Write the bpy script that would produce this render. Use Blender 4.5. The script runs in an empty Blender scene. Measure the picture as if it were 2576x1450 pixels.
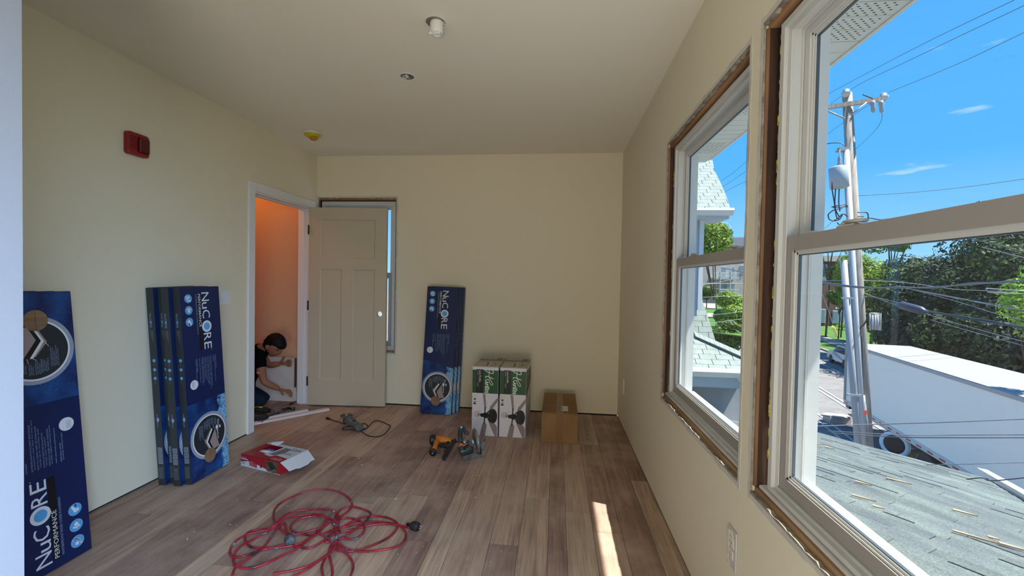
import bpy, bmesh, random, math
import numpy as np
from math import sin, cos, pi, tan, radians, hypot, atan2, sqrt
from mathutils import Vector, Matrix, noise

scene = bpy.context.scene
COL = scene.collection
rnd = random.Random(7)

# ---------------------------------------------------------------- camera
YAW, PITCH, ROLL, FPX, HC = .1016, -.0203, .0186, 1075.0, 1.3376
_f = Vector((-sin(YAW)*cos(PITCH), cos(YAW)*cos(PITCH), sin(PITCH)))
_r0 = Vector((cos(YAW), sin(YAW), 0)); _u0 = _r0.cross(_f)
_r = _r0*cos(ROLL)+_u0*sin(ROLL); _u = _r.cross(_f)
cam_d = bpy.data.cameras.new('camera'); cam = bpy.data.objects.new('camera', cam_d); COL.objects.link(cam)
cam_d.sensor_width = 36; cam_d.lens = FPX/2576*36; cam_d.clip_start = .02; cam_d.clip_end = 600
M = Matrix((( _r.x, _u.x, -_f.x, 0), (_r.y, _u.y, -_f.y, 0), (_r.z, _u.z, -_f.z, HC), (0, 0, 0, 1)))
cam.matrix_world = M
scene.camera = cam

def P(px, py, ax, val):
    """photo pixel -> world point on the axis plane ax = val (survey helper for real positions)"""
    d = _f + _r*((px-1288)/FPX) - _u*((py-725)/FPX)
    c = Vector((0, 0, HC)); t = (val-c[ax])/d[ax]
    return c+d*t
def PD(px, py, pt, n):
    d = _f + _r*((px-1288)/FPX) - _u*((py-725)/FPX)
    c = Vector((0, 0, HC)); pt = Vector(pt); n = Vector(n)
    return c+d*((pt-c).dot(n)/d.dot(n))

# ---------------------------------------------------------------- colour management, world, sun
vs = scene.view_settings
vs.view_transform = 'Standard'; vs.look = 'None'; vs.exposure = 0.0; vs.gamma = 1.0
try: vs.use_curve_mapping = False
except Exception: pass

world = bpy.data.worlds.new('sky'); scene.world = world; world.use_nodes = True
nt = world.node_tree; nt.nodes.clear()
wo = nt.nodes.new('ShaderNodeOutputWorld'); bg = nt.nodes.new('ShaderNodeBackground')
tc = nt.nodes.new('ShaderNodeTexCoord'); sep = nt.nodes.new('ShaderNodeSeparateXYZ')
ramp = nt.nodes.new('ShaderNodeValToRGB')
nt.links.new(tc.outputs['Generated'], sep.inputs[0]); nt.links.new(sep.outputs[2], ramp.inputs[0])
el = ramp.color_ramp.elements
el[0].position = 0.0; el[0].color = (.34, .66, 1.0, 1)
el[1].position = 1.0; el[1].color = (.05, .26, .80, 1)
e = el.new(.22); e.color = (.085, .42, .98, 1)
e = el.new(.5); e.color = (.065, .36, .95, 1)
mp = nt.nodes.new('ShaderNodeMapping'); mp.inputs['Scale'].default_value = (3.2, 3.2, 15)
nz = nt.nodes.new('ShaderNodeTexNoise'); nz.inputs['Scale'].default_value = 1.15; nz.inputs['Detail'].default_value = 7
cr = nt.nodes.new('ShaderNodeValToRGB'); cr.color_ramp.elements[0].position = .655; cr.color_ramp.elements[1].position = .76
nt.links.new(tc.outputs['Generated'], mp.inputs[0]); nt.links.new(mp.outputs[0], nz.inputs['Vector']); nt.links.new(nz.outputs['Fac'], cr.inputs[0])
mx = nt.nodes.new('ShaderNodeMix'); mx.data_type = 'RGBA'; mx.inputs['B'].default_value = (.85, .93, 1.0, 1)
nt.links.new(cr.outputs[0], mx.inputs['Factor']); nt.links.new(ramp.outputs[0], mx.inputs['A'])
nt.links.new(mx.outputs['Result'], bg.inputs[0]); nt.links.new(bg.outputs[0], wo.inputs[0])
WORLD_STRENGTH = 1.3
bg.inputs[1].default_value = WORLD_STRENGTH

SUN_TRAVEL = Vector((-.470, .140, -1.0)).normalized()
sd = bpy.data.lights.new('sun', 'SUN'); sd.energy = 13.0; sd.angle = radians(.55); sd.color = (1.0, .96, .88)
sun = bpy.data.objects.new('sun', sd); COL.objects.link(sun)
sun.rotation_euler = (-SUN_TRAVEL).to_track_quat('Z', 'Y').to_euler()

def fill_area(name, loc, rot, sx, sy, en, col, spread=180):
    d = bpy.data.lights.new(name, 'AREA'); d.shape = 'RECTANGLE'; d.size = sx; d.size_y = sy; d.energy = en; d.color = col; d.spread = radians(spread)
    o = bpy.data.objects.new(name, d); COL.objects.link(o); o.location = loc; o.rotation_euler = rot
# two added fill lamps behind the camera, lifting the room's brightness
fill_area('fill_rear_cool', (.60, -.72, 1.41), (0, radians(54), radians(-26)), 1.4, .95, 84, (.50, .71, 1.0), 105)
fill_area('fill_rear_warm', (.02, -1.66, .85), (radians(116), 0, radians(14)), 1.0, 1.5, 48, (1.0, .93, .78), 150)

# ---------------------------------------------------------------- materials
def nodes_of(m):
    m.use_nodes = True
    return m.node_tree, m.node_tree.nodes['Principled BSDF']
def mat(name, col, rough=.6, metal=0., var=.0, scale=8., bump=0., bscale=60., stretch=None, col2=None, spec=None, coat=0):
    m = bpy.data.materials.new(name); t, b = nodes_of(m)
    b.inputs['Base Color'].default_value = (*col, 1); b.inputs['Roughness'].default_value = rough; b.inputs['Metallic'].default_value = metal
    if spec is not None: b.inputs['Specular IOR Level'].default_value = spec
    if coat: b.inputs['Coat Weight'].default_value = coat
    if var or col2 or bump:
        c = t.nodes.new('ShaderNodeTexCoord'); mpn = t.nodes.new('ShaderNodeMapping')
        t.links.new(c.outputs['Object'], mpn.inputs[0])
        if stretch: mpn.inputs['Scale'].default_value = stretch
    if var or col2:
        n = t.nodes.new('ShaderNodeTexNoise'); n.inputs['Scale'].default_value = scale; n.inputs['Detail'].default_value = 5
        t.links.new(mpn.outputs[0], n.inputs['Vector'])
        r = t.nodes.new('ShaderNodeValToRGB'); t.links.new(n.outputs['Fac'], r.inputs[0])
        c2 = col2 if col2 else tuple(min(1, x*(1+var)) for x in col)
        c1 = col if col2 else tuple(x*(1-var) for x in col)
        r.color_ramp.elements[0].position = .35; r.color_ramp.elements[0].color = (*c1, 1)
        r.color_ramp.elements[1].position = .65; r.color_ramp.elements[1].color = (*c2, 1)
        t.links.new(r.outputs[0], b.inputs['Base Color'])
    if bump:
        n2 = t.nodes.new('ShaderNodeTexNoise'); n2.inputs['Scale'].default_value = bscale; n2.inputs['Detail'].default_value = 4
        t.links.new(mpn.outputs[0], n2.inputs['Vector'])
        bn = t.nodes.new('ShaderNodeBump'); bn.inputs['Strength'].default_value = bump; bn.inputs['Distance'].default_value = .01
        t.links.new(n2.outputs['Fac'], bn.inputs['Height']); t.links.new(bn.outputs[0], b.inputs['Normal'])
    return m

def glass_mat(name, tint=(.93, .97, .96), refl=.06, haze=.025):
    m = bpy.data.materials.new(name); m.use_nodes = True; t = m.node_tree; t.nodes.clear()
    o = t.nodes.new('ShaderNodeOutputMaterial'); tr = t.nodes.new('ShaderNodeBsdfTransparent'); gl = t.nodes.new('ShaderNodeBsdfGlossy')
    df = t.nodes.new('ShaderNodeBsdfDiffuse'); m1 = t.nodes.new('ShaderNodeMixShader'); m2 = t.nodes.new('ShaderNodeMixShader')
    tr.inputs[0].default_value = (*tint, 1); gl.inputs['Roughness'].default_value = .02; df.inputs[0].default_value = (.8, .85, .85, 1)
    m1.inputs[0].default_value = refl; m2.inputs[0].default_value = haze
    t.links.new(tr.outputs[0], m1.inputs[1]); t.links.new(gl.outputs[0], m1.inputs[2])
    t.links.new(m1.outputs[0], m2.inputs[1]); t.links.new(df.outputs[0], m2.inputs[2]); t.links.new(m2.outputs[0], o.inputs[0])
    return m

def plank_mat():
    m = bpy.data.materials.new('vinyl_plank_wood'); t, b = nodes_of(m); N = t.nodes.new; L = t.links.new
    tcn = N('ShaderNodeTexCoord'); oi = N('ShaderNodeObjectInfo')
    add = N('ShaderNodeVectorMath'); add.operation = 'ADD'; sc = N('ShaderNodeVectorMath'); sc.operation = 'SCALE'
    cmb = N('ShaderNodeCombineXYZ'); L(oi.outputs['Random'], cmb.inputs[0]); L(oi.outputs['Random'], cmb.inputs[1])
    L(cmb.outputs[0], sc.inputs[0]); sc.inputs['Scale'].default_value = 37
    L(tcn.outputs['Object'], add.inputs[0]); L(sc.outputs[0], add.inputs[1])
    mp1 = N('ShaderNodeMapping'); mp1.inputs['Scale'].default_value = (26, 1.6, 1); L(add.outputs[0], mp1.inputs[0])
    n1 = N('ShaderNodeTexNoise'); n1.inputs['Scale'].default_value = 1.0; n1.inputs['Detail'].default_value = 7; n1.inputs['Distortion'].default_value = .7; L(mp1.outputs[0], n1.inputs['Vector'])
    mp2 = N('ShaderNodeMapping'); mp2.inputs['Scale'].default_value = (90, 3, 1); L(add.outputs[0], mp2.inputs[0])
    n2 = N('ShaderNodeTexNoise'); n2.inputs['Scale'].default_value = 1.3; n2.inputs['Detail'].default_value = 4; L(mp2.outputs[0], n2.inputs['Vector'])
    tone = N('ShaderNodeValToRGB'); L(oi.outputs['Random'], tone.inputs[0])
    ee = tone.color_ramp.elements
    ee[0].position = 0; ee[0].color = (.28, .178, .150, 1); ee[1].position = 1; ee[1].color = (.56, .42, .305, 1)
    for p, c in ((.25, (.36, .235, .19)), (.5, (.46, .315, .24)), (.75, (.50, .36, .27))):
        q = ee.new(p); q.color = (*c, 1)
    r1 = N('ShaderNodeValToRGB'); r1.color_ramp.elements[0].position = .3; r1.color_ramp.elements[0].color = (.66, .63, .64, 1)
    r1.color_ramp.elements[1].position = .7; r1.color_ramp.elements[1].color = (1.20, 1.16, 1.10, 1); L(n1.outputs['Fac'], r1.inputs[0])
    mu = N('ShaderNodeMix'); mu.data_type = 'RGBA'; mu.blend_type = 'MULTIPLY'; mu.inputs['Factor'].default_value = 1
    L(tone.outputs[0], mu.inputs['A']); L(r1.outputs[0], mu.inputs['B'])
    r2 = N('ShaderNodeValToRGB'); r2.color_ramp.elements[0].position = .35; r2.color_ramp.elements[0].color = (.78, .78, .78, 1)
    r2.color_ramp.elements[1].position = .6; r2.color_ramp.elements[1].color = (1.06, 1.06, 1.06, 1); L(n2.outputs['Fac'], r2.inputs[0])
    mu2 = N('ShaderNodeMix'); mu2.data_type = 'RGBA'; mu2.blend_type = 'MULTIPLY'; mu2.inputs['Factor'].default_value = 1
    L(mu.outputs['Result'], mu2.inputs['A']); L(r2.outputs[0], mu2.inputs['B'])
    # construction dust lying across the floor
    geo = N('ShaderNodeNewGeometry'); nd = N('ShaderNodeTexNoise'); nd.inputs['Scale'].default_value = 2.6; nd.inputs['Detail'].default_value = 8; nd.inputs['Roughness'].default_value = .62
    L(geo.outputs['Position'], nd.inputs['Vector'])
    rd = N('ShaderNodeValToRGB'); rd.color_ramp.elements[0].position = .43; rd.color_ramp.elements[0].color = (0, 0, 0, 1)
    rd.color_ramp.elements[1].position = .68; rd.color_ramp.elements[1].color = (.62, .62, .62, 1); L(nd.outputs['Fac'], rd.inputs[0])
    dm = N('ShaderNodeMix'); dm.data_type = 'RGBA'; dm.inputs['B'].default_value = (.55, .43, .335, 1)
    L(rd.outputs[0], dm.inputs['Factor']); L(mu2.outputs['Result'], dm.inputs['A'])
    ns = N('ShaderNodeTexNoise'); ns.inputs['Scale'].default_value = 70; ns.inputs['Detail'].default_value = 2; L(geo.outputs['Position'], ns.inputs['Vector'])
    rs = N('ShaderNodeValToRGB'); rs.color_ramp.elements[0].position = .73; rs.color_ramp.elements[1].position = .76; L(ns.outputs['Fac'], rs.inputs[0])
    ds = N('ShaderNodeMix'); ds.data_type = 'RGBA'; ds.inputs['B'].default_value = (.5, .45, .38, 1)
    L(rs.outputs[0], ds.inputs['Factor']); L(dm.outputs['Result'], ds.inputs['A'])
    L(ds.outputs['Result'], b.inputs['Base Color'])
    b.inputs['Roughness'].default_value = .5
    bn = N('ShaderNodeBump'); bn.inputs['Strength'].default_value = .25; bn.inputs['Distance'].default_value = .003; L(n1.outputs['Fac'], bn.inputs['Height']); L(bn.outputs[0], b.inputs['Normal'])
    return m

def wood_mat(name, c1, c2, axis=2, sc=1.0):
    s = [18, 18, 18]; s[axis] = 1.5
    return mat(name, c1, .75, col2=c2, scale=1.6*sc, stretch=tuple(s), bump=.4, bscale=4)

def leaf_mat(name, c1, c2):
    m = bpy.data.materials.new(name); t, b = nodes_of(m)
    g = t.nodes.new('ShaderNodeNewGeometry'); r = t.nodes.new('ShaderNodeValToRGB')
    t.links.new(g.outputs['Random Per Island'], r.inputs[0])
    r.color_ramp.elements[0].color = (*c1, 1); r.color_ramp.elements[1].color = (*c2, 1)
    e_ = r.color_ramp.elements.new(.62); e_.color = (*[a*.7+b_*.3 for a, b_ in zip(c1, c2)], 1)
    t.links.new(r.outputs[0], b.inputs['Base Color']); b.inputs['Roughness'].default_value = .7
    tr = t.nodes.new('ShaderNodeBsdfTranslucent'); mxs = t.nodes.new('ShaderNodeMixShader'); mxs.inputs[0].default_value = .3
    t.links.new(r.outputs[0], tr.inputs[0]); o = t.nodes['Material Output']
    t.links.new(b.outputs[0], mxs.inputs[1]); t.links.new(tr.outputs[0], mxs.inputs[2]); t.links.new(mxs.outputs[0], o.inputs[0])
    return m

MT = {}
MT['wall'] = mat('cream_wall_paint', (.80, .73, .57), .75, bump=.05, bscale=220)
MT['ceil'] = mat('ceiling_paint', (.86, .82, .71), .85, bump=.06, bscale=180)
MT['gap'] = mat('dark_gap', (.02, .018, .016), .9)
MT['trim'] = mat('white_primed_trim', (.80, .80, .82), .5)
MT['door'] = mat('taupe_door_paint', (.54, .485, .37), .5)
MT['vinyl'] = mat('white_vinyl', (.60, .60, .585), .35)
MT['sash'] = mat('sash_vinyl_shaded', (.34, .315, .30), .4)  # white vinyl darkened: the lower sash's shade is put into its colour
MT['gasket'] = mat('dark_gasket', (.06, .08, .10), .5)
MT['glass'] = glass_mat('window_glass')
MT['studdark'] = wood_mat('old_dark_stud', (.018, .009, .006), (.075, .030, .014), 2)
MT['stud'] = wood_mat('pine_stud', (.16, .075, .035), (.30, .16, .08), 2)
MT['sillwood'] = wood_mat('pine_sill', (.26, .14, .07), (.44, .26, .13), 1)
MT['headwood'] = wood_mat('pine_header', (.22, .11, .05), (.42, .23, .11), 1)
MT['woodx'] = wood_mat('pine_across', (.22, .10, .03), (.42, .22, .08), 0)
MT['gyp'] = mat('torn_gypsum', (.20, .17, .13), .95, col2=(.40, .36, .30), scale=22, bump=.6, bscale=90)
MT['mud'] = mat('grey_joint_compound', (.55, .52, .49), .9, col2=(.66, .62, .58), scale=9)
MT['foam'] = mat('yellow_foam', (.22, .16, .03), .9, col2=(.55, .45, .12), scale=50)
MT['plank'] = plank_mat()
MT['white'] = mat('white_plastic', (.82, .82, .80), .4)
MT['black'] = mat('black_plastic', (.018, .018, .02), .45)
MT['blackrub'] = mat('black_rubber', (.012, .012, .014), .6)
MT['metal'] = mat('steel', (.45, .46, .47), .35, .9)
MT['darkmetal'] = mat('dark_steel', (.10, .11, .115), .42, .85, var=.5, scale=30)
MT['bronze'] = mat('oil_rubbed_bronze', (.035, .028, .024), .45, .5)
MT['red'] = mat('red_plastic', (.30, .008, .012), .35)

# ---------------------------------------------------------------- geometry helpers
class MB:
    def __init__(s): s.v = []; s.f = []; s.m = []; s.s = []
    def face(s, idx, m=0, sm=False): s.f.append(tuple(idx)); s.m.append(m); s.s.append(sm)
    def poly(s, pts, m=0):
        n = len(s.v); s.v += [tuple(p) for p in pts]; s.face(range(n, n+len(pts)), m)
    def box(s, a, b, m=0, T=None, bev=0):
        x0, y0, z0 = (min(a[i], b[i]) for i in range(3)); x1, y1, z1 = (max(a[i], b[i]) for i in range(3))
        n = len(s.v)
        if bev and min(x1-x0, y1-y0, z1-z0) > 2.2*bev:
            bm = bmesh.new(); bmesh.ops.create_cube(bm, size=1)
            for v in bm.verts: v.co = Vector(((x0+x1)/2+v.co.x*(x1-x0), (y0+y1)/2+v.co.y*(y1-y0), (z0+z1)/2+v.co.z*(z1-z0)))
            bmesh.ops.bevel(bm, geom=bm.edges[:], offset=bev, segments=2, profile=.5, affect='EDGES')
            bm.verts.index_update()
            for v in bm.verts: s.v.append(tuple(T @ v.co) if T else tuple(v.co))
            for f in bm.faces: s.face([n+v.index for v in f.verts], m)
            bm.free(); return
        for x, y, z in ((x0, y0, z0), (x1, y0, z0), (x1, y1, z0), (x0, y1, z0), (x0, y0, z1), (x1, y0, z1), (x1, y1, z1), (x0, y1, z1)):
            s.v.append(tuple(T @ Vector((x, y, z))) if T else (x, y, z))
        for q in ((0, 3, 2, 1), (4, 5, 6, 7), (0, 1, 5, 4), (1, 2, 6, 5), (2, 3, 7, 6), (3, 0, 4, 7)): s.face([n+i for i in q], m)
    def rings(s, rings, m=0, caps=True, sm=True, close=False):
        n = len(s.v); k = len(rings[0])
        for r in rings: s.v += [tuple(p) for p in r]
        R = len(rings)
        for i in range(R if close else R-1):
            a = n+i*k; b = n+((i+1) % R)*k
            for j in range(k): s.face((a+j, a+(j+1) % k, b+(j+1) % k, b+j), m, sm)
        if caps and not close:
            s.face([n+j for j in range(k)][::-1], m); s.face([n+(R-1)*k+j for j in range(k)], m)
    def tube(s, pts, r, seg=8, m=0, caps=True, close=False, rad=None, sm=True, flat=None):
        pts = [Vector(p) for p in pts]; N = len(pts); up = None; rs = []
        for i, p in enumerate(pts):
            if close: t = (pts[(i+1) % N]-pts[i-1])
            else: t = pts[min(i+1, N-1)]-pts[max(i-1, 0)]
            t = t.normalized() if t.length > 1e-9 else Vector((0, 0, 1))
            if up is None:
                up = Vector((0, 0, 1)) if abs(t.z) < .9 else Vector((1, 0, 0))
                if flat: up = Vector(flat)
            up = (up-t*up.dot(t)); up = up.normalized() if up.length > 1e-6 else t.orthogonal().normalized()
            sd_ = t.cross(up); rr = rad[i] if rad else r
            ra, rb = rr if isinstance(rr, (tuple, list)) else (rr, rr)
            rs.append([p+sd_*cos(2*pi*j/seg)*ra+up*sin(2*pi*j/seg)*rb for j in range(seg)])
        s.rings(rs, m, caps, sm, close)
    def cyl(s, a, b, r, seg=16, m=0, r2=None):
        s.tube([a, b], r, seg, m, rad=[r, r if r2 is None else r2])
    def lathe(s, o, axis, prof, seg=20, m=0, caps=True):
        """prof: list of (distance along axis, radius)"""
        o = Vector(o); ax = Vector(axis).normalized(); a = ax.orthogonal().normalized(); b = ax.cross(a)
        s.rings([[o+ax*h+(a*cos(2*pi*j/seg)+b*sin(2*pi*j/seg))*max(r, 1e-4) for j in range(seg)] for h, r in prof], m, caps)
    def prism(s, pts, vec, m=0, cap=True):
        pts = [Vector(p) for p in pts]; vec = Vector(vec); n = len(s.v); k = len(pts)
        s.v += [tuple(p) for p in pts]+[tuple(p+vec) for p in pts]
        if cap: s.face([n+i for i in range(k)][::-1], m); s.face([n+k+i for i in range(k)], m)
        for i in range(k): s.face((n+i, n+(i+1) % k, n+k+(i+1) % k, n+k+i), m)
    def blob(s, c, r, m=0, sub=2, T=None):
        bm = bmesh.new(); bmesh.ops.create_icosphere(bm, subdivisions=sub, radius=1); n = len(s.v)
        rx, ry, rz = r if isinstance(r, (tuple, list)) else (r, r, r); bm.verts.index_update()
        for v in bm.verts:
            p = Vector((v.co.x*rx, v.co.y*ry, v.co.z*rz))
            if T: p = T @ p
            s.v.append(tuple(Vector(c)+p))
        for f in bm.faces: s.face([n+v.index for v in f.verts], m, True)
        bm.free()
    def mesh(s, name, mats):
        me = bpy.data.meshes.new(name); me.from_pydata(s.v, [], s.f)
        for mm in (mats if isinstance(mats, (list, tuple)) else [mats]): me.materials.append(mm)
        me.polygons.foreach_set('material_index', s.m); me.polygons.foreach_set('use_smooth', s.s); me.update()
        return me
    def build(s, name, mats, parent=None, world=True):
        """vertices are world coordinates; when the parent stands elsewhere they are made local to it"""
        if parent is not None and world:
            o = Vector(parent.get('_loc', (0, 0, 0)))
            pp = parent
            s.v = [(x-o.x, y-o.y, z-o.z) for x, y, z in s.v]
        ob = bpy.data.objects.new(name, s.mesh(name, mats)); COL.objects.link(ob)
        if parent is not None: ob.parent = parent; ob['_loc'] = tuple(parent.get('_loc', (0, 0, 0)))
        return ob

def fixn(ob):
    bm = bmesh.new(); bm.from_mesh(ob.data); bmesh.ops.recalc_face_normals(bm, faces=bm.faces[:]); bm.to_mesh(ob.data); bm.free(); return ob
def tag(o, label=None, cat=None, group=None, kind=None):
    if label: o['label'] = label
    if cat: o['category'] = cat
    if group: o['group'] = group
    if kind: o['kind'] = kind
    return o
def empty(name, loc=(0, 0, 0), rot=(0, 0, 0)):
    o = bpy.data.objects.new(name, None); COL.objects.link(o); o.location = loc; o.rotation_euler = rot; o.empty_display_size = .05
    o['_loc'] = tuple(loc); return o
def thing(name, label, cat, loc=(0, 0, 0), rot=(0, 0, 0), group=None):
    return tag(empty(name, loc, rot), label, cat, group)
def struct(mb, name, mats, label=None, cat=None):
    o = mb.build(name, mats); o['kind'] = 'structure'
    if label: o['label'] = label
    if cat: o['category'] = cat
    return o
def solo(mb, name, mats, label, cat, group=None):
    """a thing that is one mesh: origin at the middle of its base"""
    xs = [v[0] for v in mb.v]; ys = [v[1] for v in mb.v]; zs = [v[2] for v in mb.v]
    o = ((min(xs)+max(xs))/2, (min(ys)+max(ys))/2, min(zs))
    mb.v = [(x-o[0], y-o[1], z-o[2]) for x, y, z in mb.v]
    ob = bpy.data.objects.new(name, mb.mesh(name, mats)); COL.objects.link(ob); ob.location = o; ob['_loc'] = o
    return tag(ob, label, cat, group)
def inst(name, me, parent=None, mw=None):
    ob = bpy.data.objects.new(name, me); COL.objects.link(ob)
    if parent is not None: ob.parent = parent
    if mw is not None: ob.matrix_local = mw
    return ob
def copy_tree(o, parent=None):
    c = o.copy(); COL.objects.link(c)
    if parent is not None: c.parent = parent
    for ch in list(o.children): copy_tree(ch, c)
    return c
def spline(pts, n=8, close=False):
    pts = [Vector(p) for p in pts]; N = len(pts); out = []
    rng = range(N if close else N-1)
    for i in rng:
        if close: a, b, c, d = pts[i-1], pts[i], pts[(i+1) % N], pts[(i+2) % N]
        else: a, b, c, d = pts[max(i-1, 0)], pts[i], pts[i+1], pts[min(i+2, N-1)]
        for k in range(n):
            t = k/n
            out.append(.5*((2*b)+(c-a)*t+(2*a-5*b+4*c-d)*t*t+(3*b-a-3*c+d)*t**3))
    if not close: out.append(pts[-1])
    return out

_tc = {}
def text_polys(s_, bold=0.0, shear=0.0):
    """glyph outlines of the built-in font at size 1, left aligned: (verts2d, faces)"""
    k = (s_, bold, shear)
    if k in _tc: return _tc[k]
    cu = bpy.data.curves.new('t', 'FONT'); cu.body = s_; cu.size = 1; cu.resolution_u = 2; cu.offset = bold; cu.shear = shear
    ob = bpy.data.objects.new('t', cu); COL.objects.link(ob)
    dg = bpy.context.evaluated_depsgraph_get(); me = bpy.data.meshes.new_from_object(ob.evaluated_get(dg))
    v = [(p.co.x, p.co.y) for p in me.vertices]; f = [tuple(p.vertices) for p in me.polygons]
    bpy.data.objects.remove(ob); bpy.data.curves.remove(cu); bpy.data.meshes.remove(me)
    _tc[k] = (v, f); return _tc[k]

class Print:
    """flat print on a face: o + U*x + V*y, lifted by the layer along N"""
    def __init__(s, mb, o, U, V, N): s.mb = mb; s.o = Vector(o); s.U = Vector(U); s.V = Vector(V); s.N = Vector(N); s.L = 0
        # x,y in metres
    def pt(s, x, y, lay): return s.o+s.U*x+s.V*y+s.N*(.0004*lay)
    def poly(s, pts, m, lay=1):
        q = [s.pt(x, y, lay) for x, y in pts]
        n = Vector((0, 0, 0))
        for i in range(len(q)): n += (q[i]-q[0]).cross(q[(i+1) % len(q)]-q[0])
        if n.dot(s.N) < 0: q = q[::-1]
        s.mb.poly(q, m)
    def rect(s, x0, y0, x1, y1, m, lay=1): s.poly([(x0, y0), (x1, y0), (x1, y1), (x0, y1)], m, lay)
    def disc(s, x, y, r, m, lay=1, seg=28, ry=None, clip=None):
        ry = ry or r; pts = [(x+r*cos(2*pi*i/seg), y+ry*sin(2*pi*i/seg)) for i in range(seg)]
        if clip: pts = [(min(max(a, clip[0]), clip[1]), min(max(b, clip[2]), clip[3])) for a, b in pts]
        s.poly(pts, m, lay)
    def text(s, st, x, y, length, h, dx, dy, m, lay=2, bold=0, shear=0):
        """dx: unit reading direction in print coordinates, dy: glyph-up direction; fitted to length (reading) and cap height h"""
        v, f = text_polys(st, bold, shear)
        if not v: return
        X = [a for a, b in v]; Y = [b for a, b in v]; w = max(X)-min(X); hh = .72
        sx = length/w; sy = h/hh; n = len(s.mb.v); x0 = min(X)
        for a, b in v:
            aa = (a-x0)*sx; bb = b*sy
            s.mb.v.append(tuple(s.pt(x+dx[0]*aa+dy[0]*bb, y+dx[1]*aa+dy[1]*bb, lay)))
        for q in f: s.mb.face([n+i for i in q], m)
    def stroke(s, pts, w, m, lay=2, n=6, wf=None):
        pts = spline([(a, b, 0) for a, b in pts], n)
        for i in range(len(pts)-1):
            d = pts[i+1]-pts[i]
            if d.length < 1e-7: continue
            ww = w*(wf(i/(len(pts)-1)) if wf else 1)/2; nn = Vector((-d.y, d.x, 0)).normalized()*ww; e = d.normalized()*ww*.4
            a, b = pts[i]-e, pts[i+1]+e
            s.poly([((a+nn).x, (a+nn).y), ((b+nn).x, (b+nn).y), ((b-nn).x, (b-nn).y), ((a-nn).x, (a-nn).y)], m, lay)
# ================================================================ ROOM SHELL
XL, XR, YB, H = -2.533, .635, 4.31, 2.6
WT = .155
YF = -1.7            # wall behind the camera
# openings: (a0, a1, z0, z1)
W_FAR = (1.525, 2.596, .655, 2.145)
W_NEAR = (.365, 1.432, .665, 2.158)
W_REAR = (-1.25, -.2, .665, 2.158)
W_BACK = (-2.513, -1.660, .542, 2.163)
D_LEFT = (3.352, 4.195, 0, 2.045)

def wall_with_holes(mb, fr, a0, a1, z0, z1, holes, c0, c1, m=0):
    """fr(a, c, z) -> world; rectangular holes cut from a slab"""
    As = sorted({a0, a1, *[h[0] for h in holes], *[h[1] for h in holes]})
    for i in range(len(As)-1):
        l, r = As[i], As[i+1]
        hs = sorted([h for h in holes if h[0] <= l+1e-6 and h[1] >= r-1e-6], key=lambda h: h[2]); z = z0
        for h in hs:
            if h[2] > z: mb.box(fr(l, c0, z), fr(r, c1, h[2]), m)
            z = h[3]
        if z < z1: mb.box(fr(l, c0, z), fr(r, c1, z1), m)
fr_right = lambda a, c, z: (XR+c, a, z)
fr_back = lambda a, c, z: (a, YB+c, z)
fr_left = lambda a, c, z: (XL-c, a, z)
G = .012
mb = MB(); wall_with_holes(mb, fr_right, YF-.15, YB+.155, G, H+.05, [W_FAR, W_NEAR, W_REAR], 0, WT)
mb.box((XR+.006, YF, -.05), (XR+WT, YB, G), 1)
struct(mb, 'wall_right', [MT['wall'], MT['gap']])
mb = MB(); wall_with_holes(mb, fr_back, XL-.115, XR, G, H+.05, [W_BACK], 0, WT)
mb.box((XL, YB+.006, -.05), (XR, YB+WT, G), 1)
struct(mb, 'wall_back', [MT['wall'], MT['gap']])
mb = MB(); wall_with_holes(mb, fr_left, .60, YB, G, H+.05, [D_LEFT], 0, .115)
mb.box((XL-.006, .6, -.05), (XL-.109, D_LEFT[0], G), 1)
struct(mb, 'wall_left', [MT['wall'], MT['gap']])
mb = MB(); mb.box((-1.9, YF-.15, 0), (XR, YF, H+.05)); struct(mb, 'wall_front', MT['wall'])
# the end of the partition at the left edge of the view, and the passage wall behind it
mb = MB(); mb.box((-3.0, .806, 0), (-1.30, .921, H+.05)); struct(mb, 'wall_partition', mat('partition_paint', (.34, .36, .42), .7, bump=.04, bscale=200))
mb = MB(); mb.box((-2.0, YF-.15, 0), (-1.88, .806, H+.05)); struct(mb, 'wall_passage', MT['wall'])
mb = MB(); mb.box((-4.4, YF-.15, H), (XR, YB+.155, H+.12)); struct(mb, 'ceiling', MT['ceil'])

# ---------------------------------------------------------------- floor made of planks
mb = MB(); mb.box((-4.3, YF, -.08), (XR+.0, YB+.0, -.0065)); floor = struct(mb, 'floor', mat('floor_underlay', (.05, .04, .035), .9))
xs = [.640]
seams = [P(q, 1450, 2, 0).x for q in (1736,)]
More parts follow.
